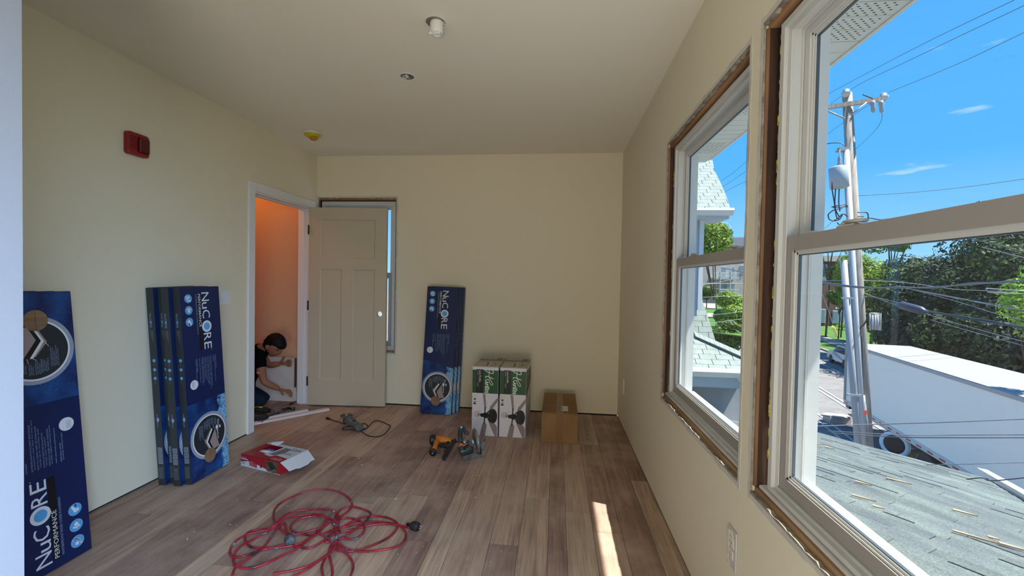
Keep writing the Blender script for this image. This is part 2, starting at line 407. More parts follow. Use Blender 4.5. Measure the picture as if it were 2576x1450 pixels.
# measured plank seams (world x) from the near edge of the photograph, then the same three widths repeated leftwards
meas = sorted([P(q, 1449, 2, 0).x for q in (1429, 1376, 1293, 1211, 1102, 1047)], reverse=True)
xs += [.530, .376, .226] + [meas[0]]
xs = sorted(set(xs+meas), reverse=True)
wd = [.15, .20, .10, .15, .20, .15, .10, .20]
i = 0
while xs[-1] > -2.66: xs.append(xs[-1]-wd[i % len(wd)]); i += 1
rp = random.Random(21)
for k in range(len(xs)-1):
    x1, x0 = xs[k], xs[k+1]
    if x0 < XL+.002 < x1: x0 = XL+.002
    if x1 <= XL+.003: break
    y = YF-rp.uniform(.1, 1.1)
    g = .0009
    while y < YB:
        y2 = min(y+1.22, YB-.004); ya = max(y, YF)
        if y2-ya > .05:
            mbp = MB(); dz = rp.uniform(-.0006, 0)
            mbp.box((x0+g-(x0+x1)/2, -(y2-ya)/2+g, -.006), (x1-g-(x0+x1)/2, (y2-ya)/2-g, 0), bev=0)
            o = bpy.data.objects.new('plank', mbp.mesh('plank', MT['plank'])); COL.objects.link(o); o.parent = floor
            o.location = ((x0+x1)/2, (ya+y2)/2, dz)
        y = y2+.0001 if y2 < YB-.01 else YB
# hall planks beyond the doorway (they run the same way)
x1 = XL-.001
for k in range(11):
    x0 = x1-wd[k % 8]; y = 2.2-rp.uniform(0, .6)
    while y < YB:
        y2 = min(y+1.22, YB-.004); mbp = MB()
        mbp.box((-(x1-x0)/2+.0009, -(y2-y)/2+.0009, -.006), ((x1-x0)/2-.0009, (y2-y)/2-.0009, 0))
        o = bpy.data.objects.new('plank', mbp.mesh('plank', MT['plank'])); COL.objects.link(o); o.parent = floor; o.location = ((x0+x1)/2, (y+y2)/2, -.0003)
        y = y2+.0001 if y2 < YB-.01 else YB
    x1 = x0

# ---------------------------------------------------------------- hall beyond the doorway
MT['hall'] = mat('hall_paint', (.62, .39, .24), .8)
mb = MB()
mb.box((-4.3, YB, 0), (XL-.115, YB+.12, H+.05)); mb.box((-4.42, 1.9, 0), (-4.3, YB+.12, H+.05)); mb.box((-4.3, 1.9, 0), (XL-.115, 2.0, H+.05))
struct(mb, 'wall_hall', MT['hall'])

# ---------------------------------------------------------------- windows
def jag(mb, fr, p0, p1, inn, c0, c1, m, amp, step=.012, seed=1, base=0.0012, off=0.0):
    """ragged strip between straight line p0-p1 (outer) and a torn inner line; inn = inward unit (a,z)"""
    r = random.Random(seed); a0, z0 = p0; a1, z1 = p1; L = hypot(a1-a0, z1-z0); n = max(3, int(L/step)); prev = None; w = base+amp*.5
    for i in range(n+1):
        t = i/n; w = min(max(w+r.uniform(-.45, .45)*amp, base), base+amp)
        if r.random() < .05: w = base+amp*1.35
        a = a0+(a1-a0)*t; z = z0+(z1-z0)*t
        cur = ((a-inn[0]*off, z-inn[1]*off), (a+inn[0]*w, z+inn[1]*w))
        if prev:
            q = [prev[0], cur[0], cur[1], prev[1]]
            n0 = len(mb.v)
            for c in (c0, c1): mb.v += [tuple(fr(x[0], c, x[1])) for x in q]
            for f_ in ((0, 1, 2, 3), (7, 6, 5, 4), (0, 4, 5, 1), (1, 5, 6, 2), (2, 6, 7, 3), (3, 7, 4, 0)): mb.face([n0+j for j in f_], m)
        prev = cur

def build_window(name, fr, op, mr=.50, dark=True, lock=True, simple=False, seed=1):
    a0, a1, z0, z1 = op; w = empty(name); w['kind'] = 'structure'
    def bx(A, B, cc, Z0, Z1, m=0, mbx=None, bev=0): mbx.box(fr(A, cc[0], Z0), fr(B, cc[1], Z1), m, bev=bev)
    # rough framing
    for nm, (A, B) in (('stud', (a0, a0+.012)), ('stud', (a1-.010, a1))):
        q = MB(); bx(A, B, (.0064, .0150), z0+.028, z1-.022, 0, q); q.build(nm, MT['stud'], w)
        q = MB(); e0, e1 = (A, B) if A == a0 else (A, B)
        bx(e0, e1, (.0150, .13), z0+.028, z1-.022, 0, q); q.build('rough_stud', MT['studdark'], w)
    q = MB(); bx(a0, a1, (.0135, .13), z1-.022, z1+.004, 0, q); q.build('header', MT['headwood'] if fr is fr_right else MT['woodx'], w)
    q = MB(); bx(a0, a1, (.0135, .13), z0-.004, z0+.024, 0, q); q.build('sill_plate', MT['sillwood'] if fr is fr_right else MT['woodx'], w)
    q = MB(); bx(a0+.012, a1-.012, (.020, .048), z0+.0245, z0+.036, 0, q, bev=.004); q.build('sill_strip', MT['mud'], w)
    # torn drywall round the hole, with the scraped band where the old casing sat
    q = MB(); s = seed*10
    jag(q, fr, (a0, z0), (a0, z1), (1, 0), -.0006, .0062, 0, .0035, seed=s)
    jag(q, fr, (a1, z0), (a1, z1), (-1, 0), -.0006, .0062, 0, .0035, seed=s+1)
    jag(q, fr, (a0, z1), (a1, z1), (0, -1), -.0006, .0125, 0, .010, seed=s+2)
    jag(q, fr, (a0, z0), (a1, z0), (0, 1), -.0006, .0125, 0, .007, seed=s+3)
    q.build('torn_drywall_edge', MT['gyp'], w)
    q = MB()
    for (p, r_, n_) in (((a0, z0-.02), (a0, z1+.02), (-1, 0)), ((a1, z0-.02), (a1, z1+.02), (1, 0)), ((a0, z1), (a1, z1), (0, 1)), ((a0, z0), (a1, z0), (0, -1))):
        jag(q, fr, p, r_, n_, -.0012, .0, 0, .006, step=.02, seed=s+5, base=.012)
    q.build('scraped_paint_band', MT['mud'], w)
    if fr is fr_right:
        q = MB(); rr = random.Random(seed)
        for side in (a1-.043, ):
            z = z0+.05
            while z < z1-.05:
                h = rr.uniform(.012, .05); d = rr.uniform(.003, .009)
                q.blob(fr(side-.002, .034+rr.uniform(-.003, .003), z), (.005, .006, h*.6), 0, 1); z += h
        q.build('foam_sealant', MT['foam'], w)
    # vinyl frame
    A0, A1, Z0, Z1 = a0+.020, a1-(.046 if fr is fr_right else .020), z0+.038, z1-.034
    q = MB()
    for (c, t) in (((.030, .042), .020), ((.042, .118), .030)):
        bx(A0, A0+t, c, Z0, Z1, 0, q); bx(A1-t, A1, c, Z0, Z1, 0, q); bx(A0+t, A1-t, c, Z1-t, Z1, 0, q); bx(A0+t, A1-t, c, Z0, Z0+t-.006, 0, q)
    # track ribs
    for c in ((.0425, .046), (.074, .079), (.110, .114)):
        bx(A0+.03, A0+.036, c, Z0+.03, Z1-.03, 0, q); bx(A1-.036, A1-.03, c, Z0+.03, Z1-.03, 0, q); bx(A0+.036, A1-.036, c, Z1-.038, Z1-.03, 0, q)
    q.build('vinyl_frame', MT['vinyl'], w)
    q = MB()
    for (A, B) in ((A0+.0, A0+.031), (A1-.031, A1)):
        bx(A, B, (.118, .152), Z0-.01, Z1+.01, 0, q)
    bx(A0, A1, (.118, .152), Z1-.031, Z1+.01, 0, q); bx(A0, A1, (.118, .172), Z0-.01, Z0+.018, 0, q)
    q.build('exterior_jamb', MT['vinyl'], w)
    zm = z0+(z1-z0)*mr+.002
    B0, B1 = A0+.031, A1-.031
    def sash(nm, c, lo, hi, st, br, tr, gc):
        q = MB()
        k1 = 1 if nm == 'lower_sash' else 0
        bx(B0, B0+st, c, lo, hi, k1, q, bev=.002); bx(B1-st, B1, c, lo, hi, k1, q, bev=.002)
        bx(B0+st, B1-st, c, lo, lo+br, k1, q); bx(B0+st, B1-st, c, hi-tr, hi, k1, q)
        # stepped glazing bead
        for k_, (o_, cc) in enumerate(((.006, (c[0]+.005, c[1]-.004)), (.012, (c[0]+.009, c[1]-.008)))):
            bx(B0+st, B0+st+o_, cc, lo+br, hi-tr, 0, q); bx(B1-st-o_, B1-st, cc, lo+br, hi-tr, 0, q)
            bx(B0+st, B1-st, cc, lo+br, lo+br+o_, 0, q); bx(B0+st, B1-st, cc, hi-tr-o_, hi-tr, 0, q)
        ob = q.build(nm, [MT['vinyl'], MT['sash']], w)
        q = MB(); g = .0145; k = .002
        for (A, B, Za, Zb) in ((B0+st+.012, B0+st+g, lo+br+.012, hi-tr-.012), (B1-st-g, B1-st-.012, lo+br+.012, hi-tr-.012), (B0+st+.012, B1-st-.012, lo+br+.012, lo+br+g), (B0+st+.012, B1-st-.012, hi-tr-g, hi-tr-.012)):
            bx(A, B, (gc-.004, gc+.004), Za, Zb, 0, q)
        q.build('gasket', MT['gasket'], ob)
        q = MB(); p = [fr(B0+st, gc, lo+br), fr(B1-st, gc, lo+br), fr(B1-st, gc, hi-tr), fr(B0+st, gc, hi-tr)]; q.poly(p)
        q.build('glass_pane', MT['glass'], ob)
        return ob
    up = sash('upper_sash', (.080, .108), zm-.02, Z1-.028, .030, .034, .034, .096)
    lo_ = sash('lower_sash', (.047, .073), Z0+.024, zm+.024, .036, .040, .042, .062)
    if lock:
        for f_ in (.27, .78):
            ac = B1-(B1-B0)*f_
            q = MB(); za = zm+.024
            bx(ac-.03, ac+.03, (.049, .079), za, za+.006, 0, q, bev=.002)
            q.lathe(fr(ac+.008, .062, za+.006), (0, 0, 1), [(0, .012), (.009, .011), (.011, .007)], 14)
            d = Vector(fr(1, 0, 0))-Vector(fr(0, 0, 0)); o = Vector(fr(ac+.006, .060, za+.012))
            q.tube([o, o-d*.03, o-d*.062+Vector((0, 0, -.003))], .006, 8, rad=[(.011, .005), (.010, .0055), (.007, .004)])
            q.build('sash_lock', mat('beige_lock', (.55, .50, .42), .4), lo_)
        for ac in (B0+.09, B1-.09):      # tilt latches
            q = MB(); bx(ac-.028, ac+.028, (.052, .070), zm+.024, zm+.031, 0, q, bev=.002)
            q.build('tilt_latch', MT['vinyl'], lo_)
    return w
build_window('window_1', fr_right, W_FAR, mr=.53, seed=3)
build_window('window_2', fr_right, W_NEAR, mr=.527, seed=5)
build_window('window_3', fr_back, W_BACK, mr=.5, lock=False, seed=8)
build_window('window_4', fr_right, W_REAR, mr=.527, lock=False, seed=9)  # unseen window behind the camera, added to let in more sky light

# ---------------------------------------------------------------- doorway, casing, door
y0, y1, _, zt = D_LEFT
q = MB()      # jambs inside the opening with stops
for (A, B) in ((y0, y0+.019), (y1-.019, y1)):
    q.box((XL+.004, A, .002), (XL-.119, B, zt-.002), 0)
q.box((XL+.004, y0, zt-.020), (XL-.119, y1, zt-.001), 0)
q.box((XL-.050, y0+.019, .002), (XL-.085, y0+.030, zt-.02)); q.box((XL-.050, y1-.030, .002), (XL-.085, y1-.019, zt-.02)); q.box((XL-.050, y0+.03, zt-.031), (XL-.085, y1-.03, zt-.02))
door1 = empty('door_1'); door1['kind'] = 'structure'
q.build('door_jamb', MT['trim'], door1)
q = MB(); cw = .072
q.box((XL+.0005, y0-cw+.006, .004), (XL+.017, y0+.006, zt+cw-.006), bev=.002)
q.build('door_casing', MT['trim'], door1)
q = MB(); q.box((XL+.0005, y0+.0065, zt-.006), (XL+.017, y1+.062, zt+cw-.006), bev=.002); q.build('door_casing', MT['trim'], door1)
q = MB(); q.box((XL+.0005, y1-.006, .004), (XL+.017, y1+.062, zt-.0065), bev=.002); q.build('door_casing', MT['trim'], door1)
q = MB()
for (A, B, Z0, Z1) in ((y0-cw+.006, y0+.006, .004, zt+cw-.006), (y1-.006, y1+.062, .004, zt-.0065)): q.box((XL-.1155, A, Z0), (XL-.132, B, Z1), bev=.002)
q.box((XL-.1155, y0+.0065, zt-.006), (XL-.132, y1+.062, zt+cw-.006), bev=.002)
q.build('hall_casing', MT['trim'], door1)
# door leaf: hinged at the far jamb, standing open a little short of the back wall
DW, DH, DT = .80, 2.018, .036
hp = Vector((XL+.022, y1-.035, .014)); ang = atan2(4.222-hp.y, -1.690-hp.x)
R_ = Matrix.Translation(hp) @ Matrix.Rotation(ang, 4, 'Z')
door = empty('door_leaf', tuple(hp), (0, 0, ang)); door.parent = door1
door['_loc'] = (0, 0, 0)
q = MB()  # local: x width, y thickness (room side is y=-DT), z height
st, tr_, mr_, br_ = .118, .118, .118, .262
zmid0, zmid1 = 1.395, 1.50
bx0 = .735; bz = .945; br2 = .027
# panels recessed, stiles and rails proud
def leafbox(a, b, c, d, e=0, f=DT): q.box((a, -f, c), (b, -e, d))
leafbox(0, st, 0, DH)
# lock stile with a real bore hole
q.box((DW-st, -DT, 0), (DW, 0, bz-.045)); q.box((DW-st, -DT, bz+.045), (DW, 0, DH)); q.box((DW-st, -DT, bz-.045), (bx0-.045, 0, bz+.045)); q.box((bx0+.045, -DT, bz-.045), (DW, 0, bz+.045))
n = 24
sq = []
for i in range(n):
    t = 2*pi*i/n; k = .045/max(abs(cos(t)), abs(sin(t))); sq.append((bx0+k*cos(t), bz+k*sin(t), bx0+br2*cos(t), bz+br2*sin(t)))
for i in range(n):
    A, B = sq[i], sq[(i+1) % n]
    for yy, fl in ((-DT, 0), (0, 1)):
        p = [(A[0], yy, A[1]), (B[0], yy, B[1]), (B[2], yy, B[3]), (A[2], yy, A[3])]; q.poly(p if not fl else p[::-1])
    q.poly([(A[2], -DT, A[3]), (B[2], -DT, B[3]), (B[2], 0, B[3]), (A[2], 0, A[3])])
leafbox(st, DW-st, DH-tr_, DH); leafbox(st, DW-st, zmid0, zmid1-.0); leafbox(st, DW-st, 0, br_)
cx = DW/2; leafbox(cx-.057, cx+.057, br_, zmid0)
q.build('door_frame', MT['door'], door, world=False)
for (a, b, c, d) in ((st, DW-st, zmid1, DH-tr_), (st, cx-.057, br_, zmid0), (cx+.057, DW-st, br_, zmid0)):
    q = MB(); q.box((a, -DT+.009, c), (b, -.009, d))
    # bevelled sticking round each panel
    for side in (1, -1):
        yo = -DT if side == 1 else 0; yi = -DT+.009 if side == 1 else -.009; k = .012
        o = [(a, yo, c), (b, yo, c), (b, yo, d), (a, yo, d)]; i_ = [(a+k, yi-.0003*side, c+k), (b-k, yi-.0003*side, c+k), (b-k, yi-.0003*side, d-k), (a+k, yi-.0003*side, d-k)]
        for j in range(4): q.poly([o[j], o[(j+1) % 4], i_[(j+1) % 4], i_[j]])
    q.build('door_panel', MT['door'], door, world=False)
for zz in (.245, 1.02, 1.79):
    q = MB(); q.box((-.002, -DT-.012, zz-.045), (.004, -.004, zz+.045)); q.cyl((.001, -DT-.008, zz-.047), (.001, -DT-.008, zz+.047), .0075, 10)
    q.build('hinge', MT['bronze'], door, world=False)

# ---------------------------------------------------------------- eave of the house over the windows
MT['siding'] = mat('pale_vinyl_siding', (.78, .80, .80), .5)
q = MB(); ex0, ex1, ez = XR+WT, 1.42, 2.5
q.box((ex0, YF-.5, ez+.004), (ex1, 4.2, ez+.012)); soff = struct(q, 'trim_soffit', MT['vinyl'])
# soffit panels with their vent slots
y = -2.0; k = 0
while y < 4.15:
    q = MB(); wdt = .30
    q.box((ex0+.004, y+.003, ez-.004), (ex1-.012, y+wdt-.003, ez+.004)); q.box((ex0+.004, y+.10, ez-.007), (ex1-.012, y+.105, ez-.004)); q.box((ex0+.004, y+.20, ez-.007), (ex1-.012, y+.205, ez-.004))
    q.build('soffit_panel', MT['vinyl'], soff)
    if k % 3 == 1:
        q = MB(); 
        xx = ex0+.03
        while xx < ex1-.05:
            for j in range(9): q.box((xx, y+.012+j*.031+(.0155 if int(xx*55) % 2 else 0), ez-.0048), (xx+.010, y+.017+j*.031+(.0155 if int(xx*55) % 2 else 0), ez-.0040))
            xx += .0182
        o = q.build('vent_slots', MT['gap'], soff); o['kind'] = 'stuff'
    y += wdt; k += 1
q = MB(); q.box((ex1-.012, YF-.5, ez-.01), (ex1+.006, 4.2, ez+.17)); q.build('fascia', MT['vinyl'], soff)
q = MB()      # roof slab over everything so that the sky does not leak in
q.box((-4.5, YF-.6, H+.12), (ex0, YB+.6, H+.2)); q.poly([(ex1, YF-.5, ez+.165), (ex1, 4.2, ez+.165), (-1.0, 4.2, ez+1.3), (-1.0, YF-.5, ez+1.3)])
q.build('roof_deck', mat('roof_dark', (.2, .2, .2), .9), soff)
# ================================================================ FLOORING CARTONS
def flat(name, c, rough=.45): return mat(name, c, rough)
NV = dict(navy=flat('navy_print', (.002, .014, .085), .42), side=flat('slate_print', (.030, .036, .040), .45), white=flat('white_print', (.78, .80, .86), .4),
          blk=flat('black_print', (.006, .006, .008), .4), sky=flat('sky_blue_print', (.10, .40, .78), .4), ring=flat('silver_print', (.33, .36, .45), .4),
          disc=flat('charcoal_print', (.018, .026, .034), .4), tan=wood_mat('oak_print', (.18, .10, .055), (.30, .18, .10), 0), faint=flat('pale_blue_print', (.30, .40, .58), .45),
          plank=flat('greige_print', (.34, .27, .26), .5), kraft=flat('kraft_edge', (.30, .21, .13), .8))
def water_mat(inv=False):
    m = bpy.data.materials.new('water_drop_print'); t, b = nodes_of(m); N = t.nodes.new; L = t.links.new
    c = N('ShaderNodeTexCoord'); n = N('ShaderNodeTexNoise'); n.inputs['Scale'].default_value = 7; n.inputs['Detail'].default_value = 4; L(c.outputs['Object'], n.inputs['Vector'])
    r = N('ShaderNodeValToRGB'); L(n.outputs['Fac'], r.inputs[0]); e_ = r.color_ramp.elements
    e_[0].position = .42; e_[0].color = (.002, .012, .085, 1); e_[1].position = .78; e_[1].color = (.012, .11, .38, 1)
    v = N('ShaderNodeTexVoronoi'); v.inputs['Scale'].default_value = 95; L(c.outputs['Object'], v.inputs['Vector'])
    r2 = N('ShaderNodeValToRGB'); r2.color_ramp.elements[0].position = .10; r2.color_ramp.elements[0].color = (1, 1, 1, 1); r2.color_ramp.elements[1].position = .17; r2.color_ramp.elements[1].color = (0, 0, 0, 1); L(v.outputs['Distance'], r2.inputs[0])
    n3 = N('ShaderNodeTexNoise'); n3.inputs['Scale'].default_value = 30; L(c.outputs['Object'], n3.inputs['Vector'])
    r3 = N('ShaderNodeValToRGB'); r3.color_ramp.elements[0].position = .5; r3.color_ramp.elements[1].position = .6; L(n3.outputs['Fac'], r3.inputs[0])
    mm = N('ShaderNodeMath'); mm.operation = 'MULTIPLY'; L(r2.outputs[0], mm.inputs[0]); L(r3.outputs[0], mm.inputs[1])
    x = N('ShaderNodeMix'); x.data_type = 'RGBA'; x.inputs['B'].default_value = (.25, .45, .75, 1); L(mm.outputs[0], x.inputs['Factor']); L(r.outputs[0], x.inputs['A'])
    # bright foam of bubbles towards the right-hand edge of the picture
    sp = N('ShaderNodeSeparateXYZ'); L(c.outputs['Object'], sp.inputs[0]); mr = N('ShaderNodeMapRange'); mr.inputs[1].default_value = .11 if inv else .20; mr.inputs[2].default_value = -.02 if inv else .33; L(sp.outputs[0], mr.inputs[0])
    ad = N('ShaderNodeMath'); ad.operation = 'ADD'; L(mr.outputs[0], ad.inputs[0]); n4 = N('ShaderNodeTexNoise'); n4.inputs['Scale'].default_value = 22; L(c.outputs['Object'], n4.inputs['Vector']); L(n4.outputs['Fac'], ad.inputs[1])
    r4 = N('ShaderNodeValToRGB'); r4.color_ramp.elements[0].position = .78; r4.color_ramp.elements[1].position = 1.0; L(ad.outputs[0], r4.inputs[0])
    v2 = N('ShaderNodeTexVoronoi'); v2.inputs['Scale'].default_value = 85; L(c.outputs['Object'], v2.inputs['Vector']); r5 = N('ShaderNodeValToRGB'); L(v2.outputs['Distance'], r5.inputs[0]); g_ = r5.color_ramp.elements
    g_[0].position = .22; g_[0].color = (.01, .07, .24, 1); g_[1].position = .48; g_[1].color = (.22, .50, .78, 1)
    x2 = N('ShaderNodeMix'); x2.data_type = 'RGBA'; L(r4.outputs[0], x2.inputs['Factor']); L(x.outputs['Result'], x2.inputs['A']); L(r5.outputs[0], x2.inputs['B'])
    L(x2.outputs['Result'], b.inputs['Base Color']); b.inputs['Roughness'].default_value = .38; return m
NV['water'] = water_mat(); NV['water_b'] = water_mat(True)
NK = list(NV); NI = {k: i for i, k in enumerate(NK)}; NM = [NV[k] for k in NK]
CW, CT, CL = .31, .05, 1.245

def carton_meshes(flip, slant):
    b = MB(); b.box((0, 0, 0), (CW, CT, CL), NI['navy'], bev=.0015)
    n0 = len(b.v)
    body = b.mesh('carton_body', NM)
    def tr(u, v): return (CW-u, CL-v) if flip else (u, v)
    q = MB()
    if not flip: p = Print(q, (0, 0, CL), (1, 0, 0), (0, 0, -1), (0, -1, 0))
    else: p = Print(q, (CW, 0, 0), (-1, 0, 0), (0, 0, 1), (0, -1, 0))
    I = NI; dn = (0, 1); rt = (1, 0)
    v0, v1 = (.72, .795) if slant else (.745, .745)
    p.poly([(0.001, v0), (CW-.001, v1), (CW-.001, CL-.001), (.001, CL-.001)], I['water_b' if flip else 'water'], 1)
    for vv in (.07, .145, .22):
        p.disc(.057, vv, .028, I['faint'], 2, 22); p.disc(.057, vv, .0265, I['sky'], 3, 22)
    p.stroke([(.042, .055), (.050, .075), (.062, .086), (.076, .082)], .008, I['white'], 4, 3); p.disc(.060, .062, .008, I['white'], 4, 10)
    for dx, dy, r_ in ((0, .004, .009), (-.010, -.008, .005), (0, -.012, .005), (.010, -.008, .005)): p.disc(.057+dx, .147+dy, r_, I['white'], 4, 10)
    p.poly([(.040, .212), (.060, .205), (.074, .236), (.066, .240), (.055, .222), (.044, .224)], I['white'], 4); p.rect(.052, .232, .058, .243, I['navy'], 5)
    p.text('WATERPROOF RIGID CORE FLOORING', .112, .045, .262, .0095, dn, rt, I['faint'], 3)
    p.rect(.126, .04, .155, .412, I['blk'], 2)
    p.text('PERFORMANCE', .131, .045, .215, .019, dn, rt, I['white'], 3, bold=.004)
    def ch(s_, a, b_, bold=.0): p.text(s_, .160, a, b_-a, .063, dn, rt, I['white'], 3, bold=bold)
    ch('N', .036, .094); p.text('u', .160, .101, .043, .060, dn, rt, I['white'], 3); ch('C', .152, .207)
    p.disc(.189, .262, .0385, I['white'], 3, 30); p.disc(.189, .262, .025, I['sky'], 4, 26)
    ch('R', .306, .356); ch('E', .367, .412)
    p.text('®', .214, .417, .006, .005, dn, rt, I['white'], 3)
    lines = [(.242, .462, ['EXTREME COMFORT', 'softer and quieter underfoot']), (.222, .462, ['DURABLE']), (.202, .462, ['EXTREME SCRATCH & DENT RESISTANCE', 'protective wear layer for easy care']),
             (.180, .462, ['EASY TO CLEAN -WET OR STEAM MOP', 'stands up to everyday spills']), (.158, .462, ['QUICK & EASY INSTALLATION', 'simply click together']),
             (.137, .462, ['INSTALLS OVER MOST EXISTING', 'FLOORS -PERFECT FOR ANY ROOM']), (.112, .462, ['with attached underlayment']), (.092, .462, ['PERFORMS UNDER', 'EXTREME TEMPERATURES'])]
    for u, v, ls in lines:
        for k, s_ in enumerate(ls):
            p.text(s_, u-.0085*k, v+.006*k, .0062*len(s_), .0058 if k == 0 else .0048, dn, rt, I['faint'], 3)
    p.disc(.063, .625, .0315, I['ring'], 2, 26); p.disc(.063, .625, .0295, I['white'], 3, 26)
    for k in range(5): p.rect(.046+.004*k, .604, .0475+.004*k, .640, I['ring'], 4)
    cx, cy = .158, .985
    p.disc(cx, cy, .152, I['ring'], 3, 48, clip=(.001, CW-.001, 0, CL)); p.disc(cx, cy, .135, I['white'], 4, 48); p.disc(cx, cy, .127, I['disc'], 5, 48)
    p.text('TECH', cx+.066, cy-.083, .045, .014, dn, rt, I['white'], 7); p.text('TANIUM', cx+.058, cy-.032, .082, .013, dn, rt, I['white'], 7)
    p.poly([(cx+.060, cy-.048), (cx+.072, cy-.030), (cx+.060, cy-.012), (cx+.048, cy-.030)], I['white'], 6); p.poly([(cx+.086, cy-.040), (cx+.094, cy-.028), (cx+.086, cy-.016), (cx+.078, cy-.028)], I['white'], 6)
    # exploded plank layers
    p.poly([(cx+.045, cy-.030), (cx-.004, cy+.045), (cx+.025, cy+.105), (cx+.075, cy+.100), (cx+.055, cy+.04)], I['plank'], 6)
    p.poly([(cx+.026, cy-.036), (cx-.022, cy+.04), (cx+.01, cy+.10), (cx+.020, cy+.10), (cx-.006, cy+.045), (cx+.042, cy-.030)], I['blk'], 7)
    p.poly([(cx+.012, cy-.035), (cx-.034, cy+.036), (cx-.002, cy+.10), (cx+.008, cy+.10), (cx-.022, cy+.04), (cx+.024, cy-.034)], I['white'], 8)
    p.poly([(cx+.002, cy-.03), (cx-.045, cy+.032), (cx-.014, cy+.092), (cx-.008, cy+.092), (cx-.036, cy+.034), (cx+.010, cy-.03)], I['plank'], 6)
    for (u, v, a, b_) in ((.052, -.098, 3, .05), (.026, -.108, 3, .05), (.002, -.108, 4, .062), (-.024, -.100, 4, .056), (-.058, -.082, 5, .090)):
        for k in range(a): p.text('EASY INSTALLATION'[:int(8+b_*90)], cx+u-.0068*k, cy+v+.004*(k % 2), b_*(1-.12*(k % 3)), .0046, dn, rt, I['faint'], 7)
    for s_, e_ in (((.052, -.045), (.06, -.0)), ((.03, -.055), (.034, -.034)), ((-.0, -.045), (.014, -.034)), ((-.05, .012), (-.038, .03))): p.stroke([(cx+s_[0], cy+s_[1]), (cx+e_[0], cy+e_[1])], .0016, I['white'], 8, 1)
    p.disc(cx-.008, cy+.132, .047, I['tan'], 9, 30); p.rect(cx-.0085, cy+.086, cx-.007, cy+.178, I['disc'], 10)
    front = q.mesh('front_print', NM)
    # long narrow sides
    q = MB()
    for sgn in (-1, 1):
        x = 0 if sgn < 0 else CW
        if sgn < 0: pr = Print(q, (x, CT, CL) if not flip else (x, 0, 0), (0, -1, 0) if not flip else (0, 1, 0), (0, 0, -1) if not flip else (0, 0, 1), (-1, 0, 0))
        else: pr = Print(q, (x, 0, CL) if not flip else (x, CT, 0), (0, 1, 0) if not flip else (0, -1, 0), (0, 0, -1) if not flip else (0, 0, 1), (1, 0, 0))
        pr.rect(.001, .001, CT-.001, CL-.001, I['side'], 1)
        pr.text('NuC', .014, .16, .045, .014, dn, rt, I['faint'], 2); pr.disc(.021, .213, .0075, I['sky'], 2, 14); pr.text('RE', .014, .223, .026, .014, dn, rt, I['faint'], 2)
        for k in range(3): pr.text('WATERPROOF RIGID CORE', .028-.007*k, .265, .075-.02*k, .004, dn, rt, I['ring'], 2)
        for vv in (.455, .512, .566): pr.disc(.026, vv, .0105, I['sky'], 2, 16); pr.disc(.026, vv, .005, I['faint'], 3, 10)
        for vv in (.470, .527, .581): pr.text('comfort', .022, vv, .022, .004, dn, rt, I['ring'], 2)
        pr.text('TECHTANIUM', .018, .79, .085, .008, dn, rt, I['faint'], 2); pr.poly([(.025, .81), (.036, .828), (.025, .846), (.014, .828)], I['faint'], 2)
        for k in range(3):
            a = 1.005+k*.036; pr.rect(.010, a, .040, a+.031, I['ring'], 2)
            for j in range(7): pr.rect(.012+j*.0038, a+.003, .0135+j*.0038+.0004*(j % 3), a+.027, I['side'], 3)
        for k in range(5): pr.text('COLOUR LOT 2264 NATURAL', .034-.0065*k, 1.13, .075, .004, dn, rt, I['ring'], 2)
    side = q.mesh('side_print', NM)
    # end flaps, kraft seam and tape on the top end
    q = MB(); q.box((.002, CT*.48, CL), (CW-.002, CT*.52, CL+.0008), NI['kraft']); q.box((-.0008, CT*.35, CL-.02), (CW+.0008, CT*.65, CL+.0012), NI['side'])
    tape = q.mesh('packing_tape', NM)
    return body, front, side, tape
CM = {(f, s): carton_meshes(f, s) for f, s in ((False, True), (False, False), (True, False))}
def carton(kind, loc, rz, lean, label, group, tilt=0):
    t = thing('flooring_carton', label, 'carton', loc, (-lean, 0, rz), group)
    for nm, me in zip(('body', 'front_print', 'side_print', 'packing_tape'), CM[kind]): inst(nm, me, t)
    t.rotation_mode = 'XYZ'
    if tilt: t.rotation_euler = (Matrix.Rotation(rz, 3, 'Z') @ Matrix.Rotation(-lean, 3, 'X') @ Matrix.Rotation(tilt, 3, 'Y')).to_euler('XYZ')
    return t
# against the back wall: three, fanned to the right
ln = radians(3.6); off = CL*sin(ln)
T_ = CT/cos(ln)+.0015
gb = 'cartons leaning on the back wall'
for k, (dx, dz, lb, ti) in enumerate(((0, 0, 'front carton of the three leaning on the back wall, whole logo in view', .028), (.025, 0, 'middle carton of the three leaning on the back wall, only its right edge showing', .028), (.050, 0, 'rearmost carton of the three on the back wall, touching the plaster', .022))):
    yb = YB-.004-off-T_*(3-k)-.012
    carton((False, True), (-1.300+dx, yb+.0, .002+CW*sin(ti)), 0, ln, lb, gb, ti)
# against the left wall: four, staggered
gl = 'cartons leaning on the left wall by the light switch'
lns = radians(3.0); offl = CL*sin(lns); Tl = CT/cos(lns)+.0012
labs = ['carton nearest the left wall in the stack of four by the light switch', 'second carton out from the left wall in the stack of four', 'third carton out from the left wall, in the stack of four',
        'outermost carton of the four by the light switch, its logo facing the room']
for j, yy in enumerate((2.425, 2.452, 2.425, 2.452)):
    carton((False, False), (XL+.005+offl+Tl*(j+1), yy+.004, .002), radians(90), lns, labs[j], gl, -.022)
